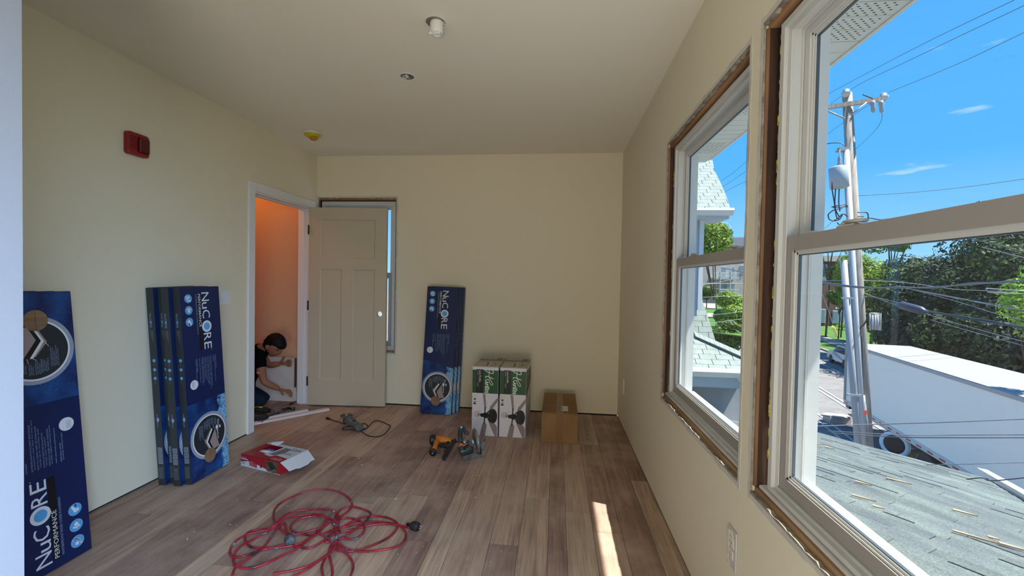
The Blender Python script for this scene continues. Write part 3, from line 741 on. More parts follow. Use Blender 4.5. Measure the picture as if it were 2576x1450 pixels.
# big stack at the left foreground, upside down
gn = 'cartons standing upside down beside the near partition'
for j, (yy, dz, lb) in enumerate(((1.41, .0, 'carton touching the left wall beside the near partition, its dark top just showing'), (1.45, 0, 'second carton from the wall in the upside-down stack beside the near partition'), (1.485, 0, 'third carton from the wall, of the upside-down stack beside the near partition'), (1.512, 0, 'outermost upside-down carton beside the near partition, with a large round picture'))):
    l2 = radians(5.2)
    carton((True, False), (XL+.012+CL*sin(l2)+(CT/cos(l2)+.0018)*(j+1), yy, .002), radians(90), l2, lb, gn)

# ================================================================ CEILING FAN BOXES
FB = dict(white=flat('fan_white_print', (.74, .70, .74), .4), green=flat('fan_green_print', (.012, .085, .022), .4), blk=flat('fan_black_print', (.008, .008, .010), .4), text=flat('fan_cream_print', (.78, .82, .70), .4),
          blade=flat('fan_blade_print', (.28, .21, .19), .5), brown=flat('fan_brown_print', (.055, .03, .025), .5), motor=flat('fan_motor_print', (.022, .024, .026), .35), glassp=flat('fan_lamp_print', (.62, .52, .50), .4),
          tan=flat('fan_top_print', (.46, .41, .33), .5), grey=flat('fan_grey_print', (.30, .30, .26), .5), olive=flat('fan_olive_print', (.10, .12, .055), .5), gold=flat('fan_gold_print', (.75, .50, .22), .5), edge=flat('fan_edge', (.10, .07, .05), .8))
FK = list(FB); FI = {k: i for i, k in enumerate(FK)}; FM = [FB[k] for k in FK]
BW, BD, BH = .224, .44, .592
def fan_meshes():
    b = MB(); b.box((0, 0, 0), (BW, BD, BH), FI['white'], bev=.002); body = b.mesh('body', FM)
    I = FI; dn = (0, 1); rt = (1, 0)
    q = MB(); p = Print(q, (0, 0, BH), (1, 0, 0), (0, 0, -1), (0, -1, 0))
    p.rect(.0015, .030, BW-.0015, .228, I['green'], 1); p.rect(.034, .025, .093, .227, I['blk'], 2)
    p.text('Low Profile', .060, .034, .098, .015, dn, rt, I['text'], 3, bold=.008)
    p.text('BRONZE', .044, .036, .040, .006, dn, rt, I['text'], 3); p.rect(.040, .085, .056, .0862, I['grey'], 3); p.text('52', .045, .096, .018, .007, dn, rt, I['grey'], 3); p.rect(.040, .126, .056, .1272, I['grey'], 3); p.text('indoor', .044, .138, .038, .007, dn, rt, I['text'], 3)
    p.rect(.0575, .034, .0585, .215, I['grey'], 3); p.rect(.081, .034, .0816, .10, I['grey'], 3)
    # script logotype drawn as brush strokes; x runs across, y runs down, the letters lean on their side
    def S(pts, w=.0062, wf=None):        # pts given as (reading, height above baseline)
        p.stroke([(.108+h, .036+r) for r, h in pts], w, I['text'], 3, 6, wf)
    S([(-.008, .060), (.004, .072), (.020, .068), (.016, .046), (.006, .018), (-.006, .005), (-.016, .010)], .0062)
    S([(.066, .074), (.056, .050), (.047, .024), (.049, .008), (.060, .006)], .0066)
    S([(-.010, .034), (.012, .038), (.045, .036), (.080, .052), (.110, .068), (.120, .062), (.108, .047), (.086, .038), (.068, .036)], .0050)
    x = .066
    def up(r0, h0, r1, h1): S([(r0, h0), (r1, h1)], .005)
    S([(.070, .030), (.078, .008), (.088, .008), (.098, .028)], .0065); S([(.098, .030), (.100, .008), (.108, .006)], .0065)                 # u
    S([(.108, .006), (.112, .028), (.114, .006)], .0060); S([(.114, .010), (.126, .030), (.132, .022), (.130, .006), (.138, .006)], .0062)     # n
    S([(.138, .006), (.146, .042), (.144, .010), (.154, .006)], .0060); S([(.134, .034), (.158, .034)], .0042)      # t
    S([(.154, .012), (.166, .020), (.166, .030), (.158, .028), (.156, .010), (.166, .004), (.174, .010)], .0056)    # e
    S([(.174, .010), (.178, .028), (.184, .024), (.182, .004), (.188, .004)], .0058)                                # r
    # picture of the fan
    def poly(pts, m, l): p.poly([((x-140)/315*BW+.001, (y-240)/920*BH) for x, y in pts], I[m], l)
    poly([(268, 600), (300, 600), (314, 790), (292, 800)], 'blade', 2); poly([(452, 640), (452, 690), (386, 800), (352, 826), (358, 770), (400, 710)], 'blade', 2)
    poly([(268, 1004), (300, 978), (322, 1010), (300, 1176), (236, 1168)], 'blade', 2); poly([(340, 945), (380, 935), (448, 1030), (448, 1186), (430, 1180), (350, 990)], 'blade', 2)
    p.disc((395-140)/315*BW, (890-240)/920*BH, .038, I['motor'], 3, 30, ry=.062, clip=(0, BW-.004, 0, BH)); p.disc((415-140)/315*BW, (890-240)/920*BH, .022, I['blk'], 4, 24, ry=.054, clip=(0, BW-.004, 0, BH))
    p.disc((310-140)/315*BW, (885-240)/920*BH, .030, I['blk'], 5, 20, ry=.024); p.disc((265-140)/315*BW, (885-240)/920*BH, .016, I['blk'], 5, 16, ry=.016)
    for a, b_, c, d in ((300, 860, 302, 780), (330, 850, 362, 815), (300, 910, 290, 1000), (335, 920, 362, 970)): p.stroke([((a-140)/315*BW, (b_-240)/920*BH), ((c-140)/315*BW, (d-240)/920*BH)], .010, I['blk'], 5, 2)
    p.disc((202-140)/315*BW, (872-240)/920*BH, .030, I['brown'], 3, 24, ry=.025); p.disc((200-140)/315*BW, (872-240)/920*BH, .0285, I['glassp'], 4, 24, ry=.0235); p.disc((222-140)/315*BW, (880-240)/920*BH, .005, I['blk'], 5, 10, ry=.009)
    p.disc((255-140)/315*BW, (805-240)/920*BH, .020, I['tan'], 2, 20, ry=.018); p.disc((255-140)/315*BW, (804-240)/920*BH, .019, I['white'], 3, 20, ry=.017); p.disc((250-140)/315*BW, (965-240)/920*BH, .021, I['tan'], 2, 20, ry=.019); p.disc((250-140)/315*BW, (965-240)/920*BH, .020, I['white'], 3, 20, ry=.018)
    p.disc(.024, .253, .008, I['gold'], 2, 14); p.disc(.024, .281, .0095, I['motor'], 2, 14); p.disc(.024, .281, .004, I['grey'], 3, 10); p.rect(.015, .300, .034, .310, I['blade'], 2); p.rect(.012, .313, .034, .326, I['blk'], 2); p.rect(.039, .236, .0398, .32, I['tan'], 2)
    p.text('reversible blades', .130, .29, .055, .0025, dn, rt, I['grey'], 2)
    front = q.mesh('front_print', FM)
    q = MB()      # right side
    p = Print(q, (BW, 0, BH), (0, 1, 0), (0, 0, -1), (1, 0, 0))
    p.poly([(.002, .030), (BD-.003, .06), (BD-.003, .20), (.002, .265)], I['olive'], 1); p.text('52 ceiling fan with lights', .05, .08, .25, .018, (1, 0), (0, -1), I['text'], 2); p.rect(.03, .30, .05, .52, I['grey'], 1); p.rect(.37, .02, .385, BH-.02, I['grey'], 1)
    p = Print(q, (0, BD, BH), (0, -1, 0), (0, 0, -1), (-1, 0, 0)); p.poly([(.003, .06), (BD-.002, .030), (BD-.002, .228), (.003, .20)], I['green'], 1)
    # top
    p = Print(q, (0, 0, BH), (1, 0, 0), (0, 1, 0), (0, 0, 1)); p.rect(.002, .006, BW-.002, BD-.004, I['tan'], 1); p.rect(.002, .27, BW-.002, .32, I['olive'], 2); p.rect(.002, .32, BW-.002, BD-.006, I['grey'], 2)
    for a, b_ in ((.015, .05), (.065, .10), (.115, .145)): p.rect(a, .34, b_, .41, I['tan'], 3)
    p.rect(.155, .29, .20, .40, I['motor'], 3)
    p.rect(.105, .04, .120, .17, I['brown'], 2); p.rect(.124, .04, .128, .23, I['text'], 2); p.stroke([(.15, .04), (.175, .10), (.17, .17)], .008, I['blk'], 3, 3); p.stroke([(.175, .10), (.21, .12)], .008, I['brown'], 3, 3); p.rect(.09, .17, .098, .21, I['blk'], 2)
    rest = q.mesh('side_and_top_print', FM)
    q = MB(); q.box((.004, BD*.5-.001, BH), (BW-.004, BD*.5+.001, BH+.0016), FI['edge']); q.box((BW-.0005, .004, BH-.004), (BW+.001, BD-.004, BH-.001), FI['edge']); q.box((.004, -.001, BH-.0035), (BW-.004, 0.0003, BH-.0015), FI['edge'])
    return body, front, rest, q.mesh('flap_seam', FM)
fm_ = fan_meshes()
for x, y, rz, lb in ((-.689, 3.574, -.030, 'left of two upright green and white ceiling fan boxes'), (-.452, 3.572, -.030, 'right of two upright green and white ceiling fan boxes, nearer the brown carton')):
    t = thing('ceiling_fan_box', lb, 'box', (x, y, .001), (0, 0, rz), 'ceiling fan boxes by the back wall')
    for nm, me in zip(('body', 'front_print', 'side_and_top_print', 'flap_seam'), fm_): inst(nm, me, t)

# ================================================================ BROWN CARTON
MT['kraft'] = mat('kraft_cardboard', (.29, .155, .065), .8, var=.12, scale=6, bump=.1, bscale=30)
MT['tape'] = mat('brown_packing_tape', (.25, .115, .045), .3)
t = thing('brown_carton', 'plain brown cardboard carton taped shut beside the fan boxes', 'carton', (-.094, 3.502, .001), (0, 0, -.012))
q = MB(); w, d, h = .297, .625, .247
q.box((0, 0, 0), (w, d, h-.004), bev=.003); q.build('body', MT['kraft'], t, world=False)
for (a, b_) in (((.001, 0), (w/2-.001, d)), ((w/2+.001, 0), (w-.001, d))):
    q = MB(); q.box((a[0], .001, h-.0038), (b_[0], d-.001, h), bev=.0008); q.build('flap', MT['kraft'], t, world=False)
q = MB(); q.box((w/2-.028, -.0006, h-.0002), (w/2+.028, d+.0006, h+.0004)); q.box((w/2-.030, -.0008, .0), (w/2+.030, -.0001, h+.0004)); q.build('tape', MT['tape'], t, world=False)
q = MB(); q.box((.165, .07, h+.0004), (.218, .20, h+.0010), 0); 
p = Print(q, (.165, .07, h+.0010), (1, 0, 0), (0, 1, 0), (0, 0, 1))
for k in range(6): p.rect(.004+k*.0018, .02, .0052+k*.0018, .11, 1, 1)
for k in range(3): p.text('MODEL 74', .022+.010*k, .02, .08, .006, (0, 1), (1, 0), 1, 1)
q.build('shipping_label', [MT['white'], FB['blk']], t, world=False)

# ================================================================ RED OPEN BOX
RB = [flat('red_box_print', (.36, .012, .022), .4), flat('red_box_white', (.62, .64, .70), .45), flat('red_box_dark', (.02, .02, .022), .5), flat('red_box_khaki', (.11, .085, .045), .5), flat('red_box_blue', (.06, .09, .22), .5), flat('inner_card', (.12, .10, .08), .8), flat('red_box_grey', (.18, .18, .20), .5)]
a_ = P(606, 1172, 2, 0); b_ = P(704, 1196, 2, 0)
ang = atan2(b_.y-a_.y, b_.x-a_.x); w = (b_-a_).length; d = .235; h = .083
t = thing('red_cardboard_box', 'open red and white cardboard box with a torn window, lying on the floor', 'box', (a_.x, a_.y, .001), (0, 0, ang))
q = MB()
q.box((0, 0, 0), (w, .0015, h), 0); q.box((0, d-.0015, 0), (w, d, h), 0); q.box((0, 0, 0), (.0015, d, h), 0); q.box((w-.0015, .0015, 0), (w, d, h), 0); q.box((0, 0, 0), (w, d, .0015), 5)
hx0, hx1, hy0, hy1 = .055, .175, .075, .200      # the hole torn in the lid
q.box((0, 0, h-.001), (w, hy0, h), 0); q.box((0, hy1, h-.001), (w, d, h), 1); q.box((0, hy0, h-.001), (hx0, hy1, h), 0); q.box((hx1, hy0, h-.001), (w, hy1, h), 1)
q.poly([(hx1, hy0, h-.0003), (hx1-.03, hy0, h-.0003), (hx1, hy0+.06, h-.0003)], 1)
q.build('body', RB, t, world=False)
q = MB(); p = Print(q, (0, 0, h), (1, 0, 0), (0, -1, 0), (0, -1, 0)); p.V = Vector((0, 0, -1))
p.poly([(0, .052), (w*.27, .038), (w*.84, .080), (w, .080), (w, h), (0, h)], 1, 1); p.poly([(.004, .004), (.07, .022), (.07, .030), (.004, .026)], 0, 3); p.poly([(.003, .010), (.072, .032), (.072, .036), (.003, .032)], 1, 2)
p.text('FASTENERS', .006, .024, .05, .007, (1, 0), (0, -1), 1, 3)
for k in range(4): p.rect(.006, .042+k*.008, .045-.006*(k % 2), .045+k*.008, 4, 2)
p.poly([(.083, .040), (.155, .046), (.155, .074), (.083, .068)], 0, 2)
for k in range(3): p.text('PROFESSIONAL USE', .088, .052+.007*k, .058, .004, (1, 0), (0, -1), 1, 3)
p.poly([(.235, .010), (.30, .002), (.345, .004), (.35, .06), (.315, .082), (.25, .078), (.243, .06)], 3, 2); p.poly([(.26, .026), (.305, .016), (.325, .05), (.285, .068)], 2, 3); p.stroke([(.25, .022), (.30, .012)], .007, 2, 4, 2); p.stroke([(.322, .03), (.338, .055)], .007, 2, 4, 2); p.stroke([(.28, .075), (.33, .058)], .006, 6, 4, 2)
p.disc(.195, .058, .009, 2, 2, 10)
p = Print(q, (0, 0, h), (1, 0, 0), (0, 1, 0), (0, 0, 1))
p.poly([(.15, .055), (.22, .045), (.25, .075), (w-.004, .062), (w-.004, d-.004), (.18, d-.004), (.18, .16)], 1, 1); p.poly([(.185, .07), (.235, .065), (.27, .12), (.26, .19), (.20, .195)], 6, 2); p.poly([(.235, .004), (w-.002, .004), (w-.002, .058), (.255, .058)], 0, 2); p.text('COLLATED', .262, .014, .085, .030, (1, 0), (0, 1), 1, 3)
p.text('2264', .262, .172, .085, .036, (1, 0), (0, 1), 4, 3, bold=.01); p.rect(.27, .11, .34, .117, 6, 2); p.rect(.27, .128, .33, .133, 6, 2)
q.build('printed_panels', RB, t, world=False)
q = MB(); q.tube([(hx0-.02, .112, .044), (.125, .112, .044), (.140, .112, .044)], .036, 18, 0, rad=[.036, .036, .026]); q.build('plastic_roll', mat('frosted_plastic', (.80, .84, .86), .35), t, world=False)
q = MB(); q.box((hx0+.002, .150, .03), (.112, .172, .066), 0, bev=.003); q.build('blue_sleeve', flat('blue_card', (.08, .18, .62), .5), t, world=False)
q = MB()      # end flap, open and drooping
o = [(w, .002, h), (w, d-.002, h), (w+.075, d-.012, h-.052), (w+.075, d-.050, h-.052), (w+.083, d-.075, h-.058), (w+.083, .085, h-.058), (w+.075, .065, h-.052), (w+.070, .012, h-.050)]
q.prism(o, (0, 0, -.0016)); q.build('end_flap', RB[1], t, world=False)
q = MB(); q.prism([(hx0-.01, hy1, h), (hx0+.055, hy1+.004, h), (hx0+.085, hy1+.026, h+.022), (hx0+.078, hy1+.032, h+.026), (hx0-.012, hy1+.010, h+.012)], (0, .0012, .001)); q.build('torn_flap', RB[1], t, world=False)
# ================================================================ WALL AND CEILING FITTINGS
t = thing('fire_alarm_horn', 'dark red rectangular fire alarm cover high on the left wall', 'alarm', (XL, 2.340, 2.10))
q = MB(); ya, yb_, za, zb = 2.272, 2.406, 2.037, 2.170
def rrect(y0, y1, z0, z1, r, x, n=6):
    o = []
    for cy, cz, a0 in ((y1-r, z1-r, 0), (y0+r, z1-r, 90), (y0+r, z0+r, 180), (y1-r, z0+r, 270)):
        for k in range(n+1): a = radians(a0+90*k/n); o.append((x, cy+r*cos(a), cz+r*sin(a)))
    return o
q.rings([rrect(ya, yb_, za, zb, .018, XL+.0005), rrect(ya, yb_, za, zb, .018, XL+.026), rrect(ya+.004, yb_-.004, za+.004, zb-.004, .016, XL+.031)], 0, True, False)
fixn(q.build('housing', MT['red'], t))
q = MB(); q.rings([rrect(2.328, 2.398, 2.056, 2.150, .012, XL+.031), rrect(2.330, 2.396, 2.058, 2.148, .012, XL+.042), rrect(2.338, 2.388, 2.066, 2.140, .012, XL+.047)], 0, True, False)
fixn(q.build('strobe_lens', mat('deep_red_lens', (.10, .004, .008), .15), t))
q = MB()
for k in range(6): q.box((XL+.0312, 2.284, 2.075+k*.013), (XL+.0325, 2.318, 2.080+k*.013))
q.build('sounder_slots', mat('very_dark_red', (.06, .002, .004), .5), t)

t = thing('light_switch_plate', 'white double rocker light switch plate beside the stacked cartons', 'switch', (XL, 3.035, 1.10))
q = MB(); q.box((XL+.0003, 2.976, 1.100), (XL+.007, 3.094, 1.214), bev=.003); q.build('plate', MT['trim'], t)
for c in (3.012, 3.058):
    q = MB(); q.box((XL+.0072, c-.0165, 1.124), (XL+.010, c+.0165, 1.190), bev=.001); q.build('rocker', MT['trim'], t)
def outlet(y, zc, lb, hw=.036, hh=.068, worn=False):
    t = thing('wall_outlet', lb, 'outlet', (XR, y, zc-hh))
    q = MB(); q.box((XR-.0003, y-hw, zc-hh), (XR-.0065, y+hw, zc+hh), bev=.0025); q.build('plate', mat('grey_wall_plate', (.55, .54, .56), .4) if worn else MT['white'], t)
    for s_ in (-1, 1):
        q = MB(); q.box((XR-.0066, y-.017, zc+s_*.021-.015), (XR-.0088, y+.017, zc+s_*.021+.015), bev=.001); ob = q.build('receptacle', mat('ivory_receptacle', (.80, .74, .62), .4) if worn else MT['white'], t)
        q = MB()
        for dy in (-.0065, .0065): q.box((XR-.0089, y+dy-.0012, zc+s_*.021-.003), (XR-.0092, y+dy+.0012, zc+s_*.021+.006))
        q.cyl((XR-.0089, y, zc+s_*.021-.008), (XR-.0092, y, zc+s_*.021-.008), .0022, 8); q.build('socket_slot', MT['black'], ob)
    if worn:
        q = MB(); o = [(XR-.0068, y+.026, zc+.054), (XR-.0068, y-.004, zc+.060), (XR-.0068, y-.022, zc+.030), (XR-.0068, y-.024, zc+.006), (XR-.0068, y-.019, zc+.004), (XR-.0068, y-.018, zc+.034), (XR-.0068, y-.002, zc+.047), (XR-.0068, y+.016, zc+.046), (XR-.0068, y+.020, zc-.05), (XR-.0068, y+.004, zc-.058), (XR-.0068, y+.008, zc-.064), (XR-.0068, y+.027, zc-.055)]
        q.prism(o, (-.0012, 0, 0)); q.build('masking_paper', mat('cream_masking', (.86, .78, .62), .7), t)
outlet(1.545, .415, 'grey outlet plate with cream centre, low on the window wall under the windows', worn=True)
outlet(3.955, .385, 'small white outlet low on the window wall near the far corner')

t = thing('smoke_detector', 'white smoke detector under a yellow dust cover near the back left corner', 'detector', (-2.165, 3.60, 2.53))
c = (-2.165, 3.60)
q = MB(); q.lathe((c[0], c[1], H), (0, 0, -1), [(0, .068), (.008, .070), (.020, .066), (.022, .05)], 28); q.build('base', MT['white'], t)
q = MB(); q.lathe((c[0]+.004, c[1]-.003, H-.016), (0, 0, -1), [(0, .069), (.004, .071), (.010, .069), (.030, .045), (.034, .03)], 28); fixn(q.build('dust_cover', mat('yellow_cover', (.52, .50, .03), .35), t))
q = MB(); q.lathe((c[0]+.018, c[1]-.012, H-.044), (0, 0, -1), [(0, .036), (.012, .034), (.024, .026), (.027, .01)], 18); fixn(q.build('sensor_cap', mat('orange_cover', (.50, .20, .02), .35), t))

t = thing('sprinkler_cap', 'white protective cap hanging from a ceiling hole, nearest the camera', 'sprinkler', (-.617, 2.085, 2.52))
q = MB(); q.lathe((-.617, 2.085, H+.0), (0, 0, -1), [(-.0, .048), (.0008, .046), (.001, .036)], 26); q.build('cut_hole', mat('ragged_hole', (.22, .18, .14), .9), t)
q = MB(); q.lathe((-.610, 2.083, H-.001), (.05, -.08, -1), [(0, .033), (.012, .0335), (.052, .030), (.060, .028), (.062, .020), (.056, .018)], 26); fixn(q.build('cap', MT['white'], t))
q = MB(); q.box((-.64, 2.055, H-.072), (-.585, 2.062, H-.060), bev=.0015); q.tube([(-.596, 2.06, H-.066), (-.60, 2.05, H-.069), (-.625, 2.05, H-.066)], .004, 6); q.build('pull_ring', MT['white'], t)
q = MB(); q.tube([(-.575, 2.075, H-.004), (-.572, 2.085, H-.012), (-.568, 2.08, H-.018)], .003, 6); q.build('cable_end', MT['mud'], t); q = MB(); q.tube([(-.655, 2.09, H-.003), (-.66, 2.08, H-.010)], .003, 5); q.build('cable_end', MT['mud'], t)
t = thing('ceiling_rough_in_plate', 'round flush white plate in the ceiling with an unfinished centre', 'fitting', (-.954, 2.628, 2.59))
q = MB(); o = (-.954, 2.628)
n = 30
q.rings([[(o[0]+r*cos(2*pi*i/n), o[1]+r*sin(2*pi*i/n), z) for i in range(n)] for r, z in ((.050, H-.0002), (.049, H-.003), (.044, H-.003), (.042, H-.0005))], 0, False); fixn(q.build('trim_ring', MT['white'], t))
q = MB(); q.lathe((o[0], o[1], H-.0004), (0, 0, -1), [(0, .042), (.0006, .041)], 26); q.build('recess', mat('recess_grey', (.16, .15, .13), .8), t)
q = MB(); q.tube([(o[0]-.035, o[1]+.005, H-.003), (o[0]-.01, o[1]+.012, H-.004), (o[0]+.008, o[1]-.004, H-.004), (o[0]+.004, o[1]-.034, H-.003)], .004, 6); q.tube([(o[0]-.03, o[1]-.012, H-.003), (o[0]-.008, o[1]-.02, H-.004), (o[0]+.01, o[1]+.02, H-.003)], .003, 6); q.build('bracket', MT['white'], t)

# ================================================================ MOULDINGS ON THE FLOOR
MT['mould'] = mat('pinkish_primed_moulding', (.78, .73, .74), .5)
def moulding(p0, p1, w, h, lb, z=0.0):
    p0 = Vector(p0); p1 = Vector(p1); d = (p1-p0).normalized(); s = Vector((-d.y, d.x, 0)); t = tag(empty('door_moulding', ((p0.x+p1.x)/2, (p0.y+p1.y)/2, z)), lb, 'moulding', 'loose mouldings in the doorway')
    pr = [(-w/2, 0), (w/2, 0), (w/2, h*.55), (w*.30, h*.62), (w*.22, h*.9), (-w*.34, h), (-w*.40, h*.82), (-w/2, h*.74)]
    q = MB(); q.prism([p0+s*a+Vector((0, 0, z+.001+b_)) for a, b_ in pr], p1-p0); fixn(q.build('length', MT['mould'], t))
    return t
moulding((-3.05, 3.10, 0), (P(825, 1031, 2, 0).x, P(825, 1031, 2, 0).y, 0), .085, .016, 'longer white moulding on the floor, running out through the doorway')
_p0 = Vector((-3.05, 3.10, 0)); _p1 = Vector((P(825, 1031, 2, 0).x, P(825, 1031, 2, 0).y, 0)); _d = (_p1-_p0).normalized(); _n = Vector((-_d.y, _d.x, 0))
moulding(_p0+_n*.078, _p1+_n*.078-_d*.17, .064, .020, 'shorter white moulding lying against the far side of the longer one')

# ================================================================ ANGLE GRINDER
C_ = P(873, 1047, 2, .095)
head = Vector((C_.x, C_.y, 0)); tail = P(906, 1078, 2, .035); tail.z = .036
t = thing('angle_grinder', 'grey dusty corded angle grinder lying on the floor before the door', 'grinder', (head.x, head.y, 0))
MT['grind'] = mat('dusty_green_plastic', (.055, .075, .075), .6, col2=(.13, .14, .13), scale=25)
q = MB(); hp_ = head+Vector((0, 0, .066)); ax = (tail-hp_)
pts = [hp_+ax*k for k in (0, .16, .30, .55, .8, .97, 1.0)]
q.tube(pts, .03, 16, 0, rad=[.036, .038, .036, .031, .031, .035, .028]); fixn(q.build('motor_body', MT['grind'], t))
q = MB(); q.lathe(hp_+Vector((0, 0, -.03)), (0, 0, 1), [(0, .026), (.015, .034), (.045, .030), (.052, .018)], 18); fixn(q.build('gear_head', MT['darkmetal'], t))
q = MB(); q.lathe(hp_+Vector((-.004, 0, .028)), (.06, -.04, 1), [(0, .054), (.0035, .054), (.004, .030), (.008, .024), (.009, .012)], 32); fixn(q.build('cutting_disc', mat('worn_disc', (.10, .09, .08), .7, var=.4, scale=40), t))
q = MB(); q.lathe(hp_+Vector((-.004, 0, .037)), (.06, -.04, 1), [(0, .017), (.006, .016), (.007, .006)], 6); fixn(q.build('flange_nut', MT['metal'], t))
q = MB(); q.box((-.012, -.012, .0), (.012, .012, .006), T=Matrix.Translation(hp_+ax*.55+Vector((0, 0, .030))), bev=.002); q.build('slide_switch', MT['black'], t)
cpx = [(906, 1080), (906, 1072), (915, 1066), (923, 1069), (924, 1076), (916, 1079), (903, 1077), (890, 1075), (875, 1073), (862, 1078), (864, 1081), (880, 1081), (895, 1083), (910, 1083), (922, 1078), (931, 1069), (940, 1061), (950, 1059), (962, 1062), (975, 1068), (982, 1072), (978, 1080), (967, 1092), (955, 1098), (940, 1099), (925, 1096), (912, 1090), (900, 1080), (885, 1072), (865, 1066), (845, 1060), (832, 1056)]
cp = []
for i, (a, b_) in enumerate(cpx):
    w_ = P(a, b_, 2, .005); w_.z = .0045+(.009 if i in (26, 27, 28) else 0)+(.03 if i == 0 else .012 if i == 1 else 0); cp.append(w_)
q = MB(); q.tube(spline(cp, 5), .0038, 7); q.build('power_cord', MT['blackrub'], t)
e_ = cp[-1]; d_ = (cp[-1]-cp[-2]).normalized()
q = MB(); q.tube([e_-d_*.01, e_+d_*.012, e_+d_*.03, e_+d_*.055], .01, 12, rad=[.005, .008, .014, .0145]); 
for s_ in (-1, 1): q.box(*( (lambda o: (o-Vector((.001, .001, .003)), o+Vector((.001, .001, .003))))(e_+d_*.062+Vector((-d_.y, d_.x, 0))*.006*s_)))
q.build('plug', MT['black'], t)

# ================================================================ NAIL GUN
MT['orange'] = mat('orange_nailer_plastic', (.62, .20, .02), .45, var=.12, scale=20)
def crop(cx, cy, z): return P(1040+cx/9.668, 1040+cy/9.668, 2, z)     # survey helper for this corner of the floor
O = crop(640, 800, .0)
t = thing('nail_gun', 'orange and black nail gun lying on its side on the floor', 'nailer', (O.x, O.y, 0))
A = crop(455, 650, .045); B = crop(600, 640, .045); Cc = crop(930, 690, .042)
q = MB(); d_ = (B-A).normalized()
q.lathe(A-d_*.020, d_, [(0, .026), (.006, .036), (.012, .038), (.03, .038), (.034, .036), (.046, .037), (.052, .034)], 24); fixn(q.build('motor_cap', MT['black'], t))
for k in range(8):
    a = 2*pi*k/8; u_ = d_.orthogonal().normalized(); v_ = d_.cross(u_); o = A-d_*.004+(u_*cos(a)+v_*sin(a))*.037
    q = MB(); q.tube([o, o+d_*.024], .004, 6); q.build('grip_rib', MT['blackrub'], t)
q = MB(); q.tube([B-d_*.02, B+(Cc-B)*.35, B+(Cc-B)*.7, Cc], .03, 14, rad=[(.034, .036), (.031, .034), (.026, .030), (.016, .022)]); fixn(q.build('body', MT['orange'], t))
h0 = crop(560, 720, .038); h1 = crop(520, 850, .034); h2 = crop(480, 945, .033)
q = MB(); q.tube([h0+(h0-h1)*.3, h0, h1, h2], .02, 14, rad=[(.024, .026), (.022, .022), (.018, .019), (.024, .025)]); fixn(q.build('handle', MT['orange'], t))
d2 = (h2-h1).normalized(); q = MB(); q.lathe(h2-d2*.004, d2, [(0, .027), (.010, .0285), (.016, .027), (.017, .009), (.030, .008)], 22); fixn(q.build('handle_cap', MT['black'], t))
q = MB(); q.lathe(h2+d2*.013, d2, [(0, .006), (.016, .0055)], 10); q.build('air_fitting', MT['metal'], t)
m0 = crop(1010, 670, .040); m1 = crop(860, 890, .034); m2 = crop(740, 1100, .024)
q = MB(); q.tube([m0, m1, m2], .02, 6, rad=[(.014, .020), (.020, .024), (.017, .020)], sm=False); q.build('nail_magazine', MT['black'], t)
q = MB(); q.tube([crop(900, 660, .05), crop(980, 690, .045), crop(1035, 660, .045)], .01, 8, rad=[.012, .012, .007]); q.tube([crop(1040, 700, .035), crop(1095, 690, .03)], .008, 8); fixn(q.build('nose_piece', MT['darkmetal'], t))
q = MB(); q.tube([crop(600, 800, .035), crop(680, 735, .038), crop(800, 740, .04), crop(850, 700, .042)], .007, 8, rad=[(.010, .006), (.007, .006), (.012, .008), (.014, .010)]); q.build('trigger_guard', MT['black'], t)
q = MB(); q.tube([crop(780, 930, .03), crop(700, 940, .03), crop(640, 945, .028)], .0035, 6); q.lathe(crop(620, 960, .028), (0, 0, 1), [(-.008, .007), (.008, .007)], 10); q.build('belt_hook', MT['darkmetal'], t)
q = MB(); q.tube([crop(640, 790, .03), crop(780, 810, .03), crop(900, 830, .03)], .011, 8, rad=[(.012, .012)]*3); q.build('depth_guide', MT['black'], t)

# ================================================================ CIRCULAR SAW
O = crop(1450, 1060, 0)
t = thing('circular_saw', 'dark teal circular saw resting upright beside the orange nail gun', 'saw', (O.x, O.y, 0))
MT['teal'] = mat('dark_teal_plastic', (.015, .055, .058), .4, col2=(.05, .07, .08), scale=22)
MT['alu'] = mat('dusty_aluminium', (.30, .33, .36), .35, .8, var=.3, scale=30)
def S3(cx, cy, depth=0.0):
    """point on the vertical plane through the saw, depth metres nearer (-) or farther (+)"""
    return P(1040+cx/9.668, 1040+cy/9.668, 1, O.y+depth)
# base plate: low edge along the floor, leaning back to the right
pl_ = [crop(1195, 1150, .004), crop(1690, 1040, .004), S3(1750, 640, .10), S3(1640, 760, .10)]
q = MB(); pA = crop(1200, 1160, .003); pB = crop(1700, 1050, .003); pC = S3(1765, 630, .07); pD = S3(1560, 800, .02)
nrm = (pB-pA).cross(pC-pA).normalized()*.004
q.prism([pA, pB, pC, pC+(pA-pB)*.25, pB+(pA-pB)*.32+Vector((0, 0, .03)), pA+Vector((0, .0, .035))], nrm); q.prism([pA, pB, pB+Vector((0, .05, .004)), pA+Vector((0, .05, .004))], (0, 0, .006)); fixn(q.build('base_plate', MT['alu'], t))
gc = S3(1560, 700, .03); gax = Vector((1.0, .42, .10)).normalized()
gu = Vector((0, 0, 1)); gu = (gu-gax*gu.dot(gax)).normalized(); gv = gax.cross(gu)
def arc(r, a0, a1, n, off): return [gc+gax*off+gu*r*cos(radians(a0+(a1-a0)*k/n))+gv*r*sin(radians(a0+(a1-a0)*k/n)) for k in range(n+1)]
q = MB(); q.prism(arc(.094, -115, 120, 22, -.022)+arc(.034, 120, -115, 14, -.022), gax*.020); q.tube(arc(.090, -112, 117, 22, -.012), .012, 8, rad=[(.014, .008)]*23, flat=tuple(gax)); fixn(q.build('upper_guard', MT['alu'], t))
